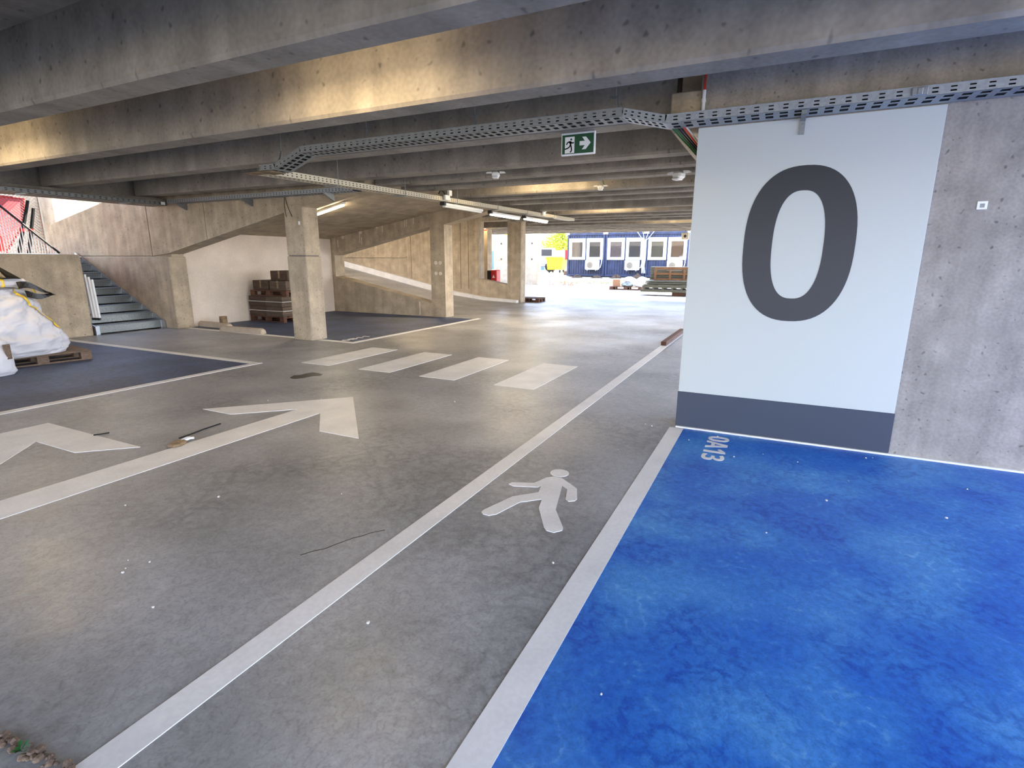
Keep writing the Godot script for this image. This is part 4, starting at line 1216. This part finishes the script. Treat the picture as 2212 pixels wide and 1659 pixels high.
	for k in 12:
		box_obj("panel", Vector3(k * 2.0, 0.05, -0.02), Vector3(k * 2.0 + 1.94, 2.05, 0.02), M.white if k % 3 else std(Color(0.30, 0.45, 0.80), 0.5), h, 0.005)
		box_obj("post", Vector3(k * 2.0 - 0.05, 0.0, -0.06), Vector3(k * 2.0 + 0.02, 2.15, 0.06), M.zinc, h)
	# red post at the container corner
	var rp := thing("fire_point", "red fire point board on a post by the container corner", "sign", Vector3(-13.95, 0.45, -38.0))
	box_obj("post", Vector3(-0.06, 0.0, -0.04), Vector3(0.06, 1.5, 0.04), M.zinc_dull, rp)
	box_obj("board", Vector3(-0.22, 1.15, 0.04), Vector3(0.22, 1.85, 0.08), M.red, rp, 0.01)
	box_obj("base", Vector3(-0.25, 0.0, -0.2), Vector3(0.25, 0.35, 0.2), M.wood_grey, rp, 0.01)
	# trees over the hoarding
	for k in 3:
		tree(Vector3([-29.0, -24.6, -22.0][k], 0.5, [-60.0, -62.0, -58.0][k]), [4.0, 3.6, 5.6][k], [2.8, 2.4, 1.6][k], 90 + k, ["broad yellow-green tree at the far left behind the hoarding", "round yellow-green tree in the middle behind the hoarding", "tall slim yellow-green tree beside the containers"][k])
	# earth heaps and weeds along the containers
	var heap_x := [-12.3, -9.6, -8.2, -10.9, -6.6]
	for k in 5:
		var e := thing("earth_heap", ["low earth heap under the first outdoor unit", "pointed earth heap left of the middle outdoor unit", "earth heap under the middle outdoor unit", "small earth heap between two containers", "earth heap behind the board stack"][k], "earth", Vector3(heap_x[k], 0.36, -35.3))
		st = newst(true)
		sack(st, [[-0.1, 0.55, 0.35, 0, 0, 1.0], [0.04, 0.45, 0.28, 0, 0, 1.0], [0.18 + 0.05 * (k % 3), 0.18, 0.12, 0.05, 0, 1.0], [0.26 + 0.07 * (k % 3), 0.03, 0.03, 0.06, 0, 1.0]], 60 + k, 0.05)
		obj("heap", st, std(Color(0.42, 0.35, 0.29), 0.95, 0.0, T.earth, 0.8), e, true)
	for k in 3:
		var wd := thing("weed_patch", ["patch of dry reddish weeds at the deck edge", "yellow weeds below the first outdoor unit", "green weeds beside the middle container"][k], "weeds", [Vector3(-12.5, -0.01, -32.75), Vector3(-12.3, 0.10, -33.9), Vector3(-10.3, 0.12, -34.0)][k])
		st = newst()
		for q in 70:
			var o := Vector3(rng.randf_range(-0.9, 0.9), 0.0, rng.randf_range(-0.2, 0.2))
			var tip := o + Vector3(rng.randf_range(-0.15, 0.15), rng.randf_range(0.1, 0.34), rng.randf_range(-0.1, 0.1))
			tube(st, [o, (o + tip) * 0.5 + Vector3(0.02, 0, 0), tip], 0.008, 3, 0.002)
		var wm := obj("stalks", st, [std(Color(0.62, 0.36, 0.22), 0.9), std(Color(0.80, 0.66, 0.30), 0.9), M.leaf][k], wd)
		wm.set_meta("kind", "stuff")


func tree(at: Vector3, tall: float, wide: float, sd: int, label: String) -> void:
	var t := thing("tree", label, "tree", at, 0.0, "trees behind the hoarding")
	var st := newst()
	tube(st, [Vector3.ZERO, Vector3(0.1, tall * 0.4, 0), Vector3(0, tall * 0.75, 0.1)], 0.16, 8, 0.05)
	obj("trunk", st, M.bark, t)
	var r := RandomNumberGenerator.new()
	r.seed = sd
	st = newst()
	for i in 2600:
		var v := Vector3(r.randfn(), r.randfn(), r.randfn()).normalized() * pow(r.randf(), 0.4)
		var p := Vector3(v.x * wide, tall * 0.66 + v.y * tall * 0.42, v.z * wide * 0.7)
		p += Vector3(sin(p.y * 3.0), 0, cos(p.x * 3.0)) * 0.25
		var a := Vector3(r.randfn(), r.randfn(), r.randfn()).normalized() * 0.13
		var b := a.cross(Vector3(r.randfn(), r.randfn(), r.randfn())).normalized() * 0.07
		quad(st, p - a, p + b, p + a, p - b)
	var f := obj("foliage", st, M.leaf, t)
	f.set_meta("kind", "stuff")


# ---------------------------------------------------------------- helpers
func newst(smooth := false) -> SurfaceTool:
	var st := SurfaceTool.new()
	st.begin(Mesh.PRIMITIVE_TRIANGLES)
	st.set_smooth_group(0 if smooth else -1)
	return st


func tri(st: SurfaceTool, a: Vector3, b: Vector3, c: Vector3) -> void:
	var n := (b - a).cross(c - a)
	if n.length_squared() < 1e-16:
		return
	st.set_normal(n.normalized())
	st.add_vertex(a)
	st.add_vertex(c)
	st.add_vertex(b)


func quad(st: SurfaceTool, a: Vector3, b: Vector3, c: Vector3, d: Vector3) -> void:
	tri(st, a, b, c)
	tri(st, a, c, d)


# box between two corners, in the axes of t
func bx(st: SurfaceTool, lo: Vector3, hi: Vector3, t := Transform3D()) -> void:
	var p := []
	for i in 8:
		p.append(t * Vector3(hi.x if i & 1 else lo.x, hi.y if i & 2 else lo.y, hi.z if i & 4 else lo.z))
	quad(st, p[0], p[4], p[6], p[2])
	quad(st, p[1], p[3], p[7], p[5])
	quad(st, p[0], p[1], p[5], p[4])
	quad(st, p[2], p[6], p[7], p[3])
	quad(st, p[0], p[2], p[3], p[1])
	quad(st, p[4], p[5], p[7], p[6])


# box with chamfered edges
func cbx(st: SurfaceTool, lo: Vector3, hi: Vector3, c: float, t := Transform3D()) -> void:
	var mid := (lo + hi) * 0.5
	var h := (hi - lo) * 0.5
	c = minf(c, minf(h.x, minf(h.y, h.z)) * 0.9)
	var vp := func(s: Vector3, axis: int) -> Vector3:
		var q := Vector3(h.x - c, h.y - c, h.z - c)
		q[axis] = h[axis]
		return t * (mid + q * s)
	for axis in 3:
		var u := (axis + 1) % 3
		var v := (axis + 2) % 3
		for sg in [-1.0, 1.0]:
			var k := []
			for uv in [[-1, -1], [1, -1], [1, 1], [-1, 1]]:
				var s := Vector3.ZERO
				s[axis] = sg
				s[u] = uv[0]
				s[v] = uv[1]
				k.append(vp.call(s, axis))
			if sg > 0:
				quad(st, k[0], k[1], k[2], k[3])
			else:
				quad(st, k[3], k[2], k[1], k[0])
		for su in [-1.0, 1.0]:
			for sv in [-1.0, 1.0]:
				var a := Vector3.ZERO
				a[u] = su
				a[v] = sv
				var b := a
				a[axis] = -1
				b[axis] = 1
				var q := [vp.call(a, u), vp.call(b, u), vp.call(b, v), vp.call(a, v)]
				if su * sv > 0:
					quad(st, q[3], q[2], q[1], q[0])
				else:
					quad(st, q[0], q[1], q[2], q[3])
	for i in 8:
		var s := Vector3(1 if i & 1 else -1, 1 if i & 2 else -1, 1 if i & 4 else -1)
		if s.x * s.y * s.z > 0:
			tri(st, vp.call(s, 0), vp.call(s, 1), vp.call(s, 2))
		else:
			tri(st, vp.call(s, 2), vp.call(s, 1), vp.call(s, 0))


# polygon (u, v) pushed along w by depth from origin o
func prism(st: SurfaceTool, pts: PackedVector2Array, o: Vector3, u: Vector3, v: Vector3, w: Vector3, depth: float) -> void:
	var p := pts
	if Geometry2D.is_polygon_clockwise(p):
		p = p.duplicate()
		p.reverse()
	var tr := Geometry2D.triangulate_polygon(p)
	var flip := u.cross(v).dot(w) < 0.0
	var at := func(i: int, d: float) -> Vector3: return o + u * p[i].x + v * p[i].y + w * d
	for i in range(0, tr.size(), 3):
		var q := [p[tr[i]], p[tr[i + 1]], p[tr[i + 2]]]
		var ccw: bool = (q[1] - q[0]).cross(q[2] - q[0]) > 0.0
		var a := tr[i]
		var b := tr[i + 1] if ccw != flip else tr[i + 2]
		var c := tr[i + 2] if ccw != flip else tr[i + 1]
		tri(st, at.call(a, depth), at.call(b, depth), at.call(c, depth))
		tri(st, at.call(a, 0.0), at.call(c, 0.0), at.call(b, 0.0))
	for i in p.size():
		var j := (i + 1) % p.size()
		if flip:
			quad(st, at.call(j, 0.0), at.call(i, 0.0), at.call(i, depth), at.call(j, depth))
		else:
			quad(st, at.call(i, 0.0), at.call(j, 0.0), at.call(j, depth), at.call(i, depth))


# upright slab standing in the plane z = front, pushed back by thick
func wall_z(st: SurfaceTool, pts: Array, front: float, thick: float) -> void:
	prism(st, PackedVector2Array(pts), Vector3(0, 0, front - thick), Vector3.RIGHT, Vector3.UP, Vector3.BACK, thick)


# flat patch on the floor, points given as (x, z)
func flat(st: SurfaceTool, pts: Array, y0: float, thick: float) -> void:
	prism(st, PackedVector2Array(pts), Vector3(0, y0, 0), Vector3.RIGHT, Vector3.BACK, Vector3.UP, thick)


func tube(st: SurfaceTool, pts: Array, r: float, seg := 8, r_end := -1.0) -> void:
	var rings := []
	var side := Vector3.ZERO
	for i in pts.size():
		var d: Vector3 = (pts[mini(i + 1, pts.size() - 1)] - pts[maxi(i - 1, 0)]).normalized()
		if side == Vector3.ZERO:
			side = d.cross(Vector3.UP if absf(d.y) < 0.9 else Vector3.RIGHT).normalized()
		side = (side - d * side.dot(d)).normalized()
		var up := d.cross(side)
		var rr := r if r_end < 0.0 else lerpf(r, r_end, float(i) / maxf(1.0, pts.size() - 1.0))
		var ring := []
		for k in seg:
			var a := TAU * k / seg
			ring.append(pts[i] + (side * cos(a) + up * sin(a)) * rr)
		rings.append(ring)
	for i in rings.size() - 1:
		for k in seg:
			var n := (k + 1) % seg
			quad(st, rings[i][k], rings[i][n], rings[i + 1][n], rings[i + 1][k])
	for k in range(1, seg - 1):
		tri(st, rings[0][0], rings[0][k + 1], rings[0][k])
		var e: Array = rings[rings.size() - 1]
		tri(st, e[0], e[k], e[k + 1])


# profile of (radius, height) turned round the axis of t
func lathe(st: SurfaceTool, prof: Array, seg := 20, t := Transform3D()) -> void:
	for i in prof.size() - 1:
		for k in seg:
			var a := TAU * k / seg
			var b := TAU * (k + 1) / seg
			var p0: Vector2 = prof[i]
			var p1: Vector2 = prof[i + 1]
			quad(st, t * Vector3(p0.x * cos(b), p0.y, p0.x * sin(b)), t * Vector3(p0.x * cos(a), p0.y, p0.x * sin(a)), t * Vector3(p1.x * cos(a), p1.y, p1.x * sin(a)), t * Vector3(p1.x * cos(b), p1.y, p1.x * sin(b)))


# plate of length L (u) and height H (v) with rows of oblong holes
func perf(st: SurfaceTool, o: Vector3, u: Vector3, v: Vector3, w: Vector3, L: float, H: float, th: float, rows: Array, pitch: float, hole: float) -> void:
	var t := Transform3D(Basis(u, v, w), o)
	var at := 0.0
	for r in rows:
		bx(st, Vector3(0, at, 0), Vector3(L, r[0], th), t)
		var x := 0.0
		while x < L:
			var a := minf(x + pitch - hole, L)
			bx(st, Vector3(x, r[0], 0), Vector3(a, r[1], th), t)
			x += pitch
		at = r[1]
	bx(st, Vector3(0, at, 0), Vector3(L, H, th), t)


func numbered(called: String) -> String:
	var n: int = taken.get(called, 0)
	taken[called] = n + 1
	return called if n == 0 else "%s_%03d" % [called, n]


func obj(called: String, st: SurfaceTool, m: Material, parent: Node = self, smooth := false) -> MeshInstance3D:
	var o := MeshInstance3D.new()
	o.name = numbered(called) if parent == self else called
	if smooth:
		st.generate_normals()
	o.mesh = st.commit()
	o.material_override = m
	parent.add_child(o, true)
	return o


func thing(called: String, label: String, category: String, at := Vector3.ZERO, turn := 0.0, group := "") -> Node3D:
	var o := Node3D.new()
	o.name = numbered(called)
	add_child(o)
	o.position = at
	o.rotation.y = turn
	tag(o, label, category, group)
	return o


func tag(o: Node, label: String, category: String, group := "") -> Node:
	o.set_meta("label", label)
	o.set_meta("category", category)
	if group:
		o.set_meta("group", group)
	return o


func struct(called: String, st: SurfaceTool, m: Material, label := "", category := "") -> MeshInstance3D:
	var o := obj(called, st, m)
	o.set_meta("kind", "structure")
	if label:
		o.set_meta("label", label)
		o.set_meta("category", category)
	return o


func box_obj(called: String, lo: Vector3, hi: Vector3, m: Material, parent: Node, c := 0.0) -> MeshInstance3D:
	var st := newst()
	if c > 0.0:
		cbx(st, lo, hi, c)
	else:
		bx(st, lo, hi)
	return obj(called, st, m, parent)


func text_obj(called: String, words: String, m: Material, parent: Node, t: Transform3D, width: float, height: float) -> MeshInstance3D:
	var f := SystemFont.new()
	f.font_names = PackedStringArray(["Droid Sans"])
	f.font_weight = 700
	var tm := TextMesh.new()
	tm.text = words
	tm.font = f
	tm.font_size = 64
	tm.pixel_size = 0.01
	tm.depth = 0.1
	tm.curve_step = 0.5
	var bb := tm.get_aabb()
	var o := MeshInstance3D.new()
	o.name = called
	o.mesh = tm
	o.material_override = m
	var s := Vector3(width / bb.size.x, height / bb.size.y, 0.002 / 0.1)
	var c := bb.get_center()
	o.transform = t * Transform3D(Basis.from_scale(s), -c * s)
	parent.add_child(o, true)
	return o


# ---------------------------------------------------------------- textures
func nz(size: int, freq: float, sd: int, oct := 4, ridged := false, warp := 0.0) -> PackedByteArray:
	var n := FastNoiseLite.new()
	n.seed = sd
	n.noise_type = FastNoiseLite.TYPE_SIMPLEX_SMOOTH
	n.frequency = freq
	n.fractal_type = FastNoiseLite.FRACTAL_RIDGED if ridged else FastNoiseLite.FRACTAL_FBM
	n.fractal_octaves = oct
	if warp > 0.0:
		n.domain_warp_enabled = true
		n.domain_warp_amplitude = warp
		n.domain_warp_frequency = freq * 0.6
	var im := n.get_seamless_image(size, size)
	im.convert(Image.FORMAT_L8)
	return im.get_data()


func stretched(size: int, across: int, down: int, freq: float, sd: int) -> PackedByteArray:
	var n := FastNoiseLite.new()
	n.seed = sd
	n.frequency = freq
	n.fractal_octaves = 3
	var im := n.get_seamless_image(across, down)
	im.resize(size, size, Image.INTERPOLATE_CUBIC)
	im.convert(Image.FORMAT_L8)
	return im.get_data()


func grey_tex(d: PackedByteArray, size: int) -> ImageTexture:
	return ImageTexture.create_from_image(Image.create_from_data(size, size, false, Image.FORMAT_L8, d))


func rgb_tex(d: PackedByteArray, size: int) -> ImageTexture:
	return ImageTexture.create_from_image(Image.create_from_data(size, size, false, Image.FORMAT_RGB8, d))


func std(col: Color, rough: float, metal := 0.0, tex: Texture2D = null, tile := 1.0, bump: Texture2D = null, bump_cm := 0.0) -> StandardMaterial3D:
	var m := StandardMaterial3D.new()
	m.albedo_color = col
	m.roughness = rough
	m.metallic = metal
	if tex or bump:
		m.uv1_triplanar = true
		m.uv1_world_triplanar = true
		m.uv1_scale = Vector3.ONE / tile
		m.uv1_triplanar_sharpness = 6.0
	if tex:
		m.albedo_texture = tex
	if bump:
		m.heightmap_enabled = true
		m.heightmap_texture = bump
		m.heightmap_scale = bump_cm
	return m


func glow(col: Color, energy: float) -> StandardMaterial3D:
	var m := std(Color(0.9, 0.9, 0.88), 0.4)
	m.emission_enabled = true
	m.emission = col
	m.emission_energy_multiplier = energy
	return m


# second, finer layer of scratches over a floor material
func scratched(m: StandardMaterial3D, tile: float) -> void:
	m.detail_enabled = true
	m.detail_albedo = T.scratch
	m.detail_blend_mode = BaseMaterial3D.BLEND_MODE_MUL
	m.detail_uv_layer = BaseMaterial3D.DETAIL_UV_2
	m.uv2_triplanar = true
	m.uv2_world_triplanar = true
	m.uv2_scale = Vector3.ONE / tile
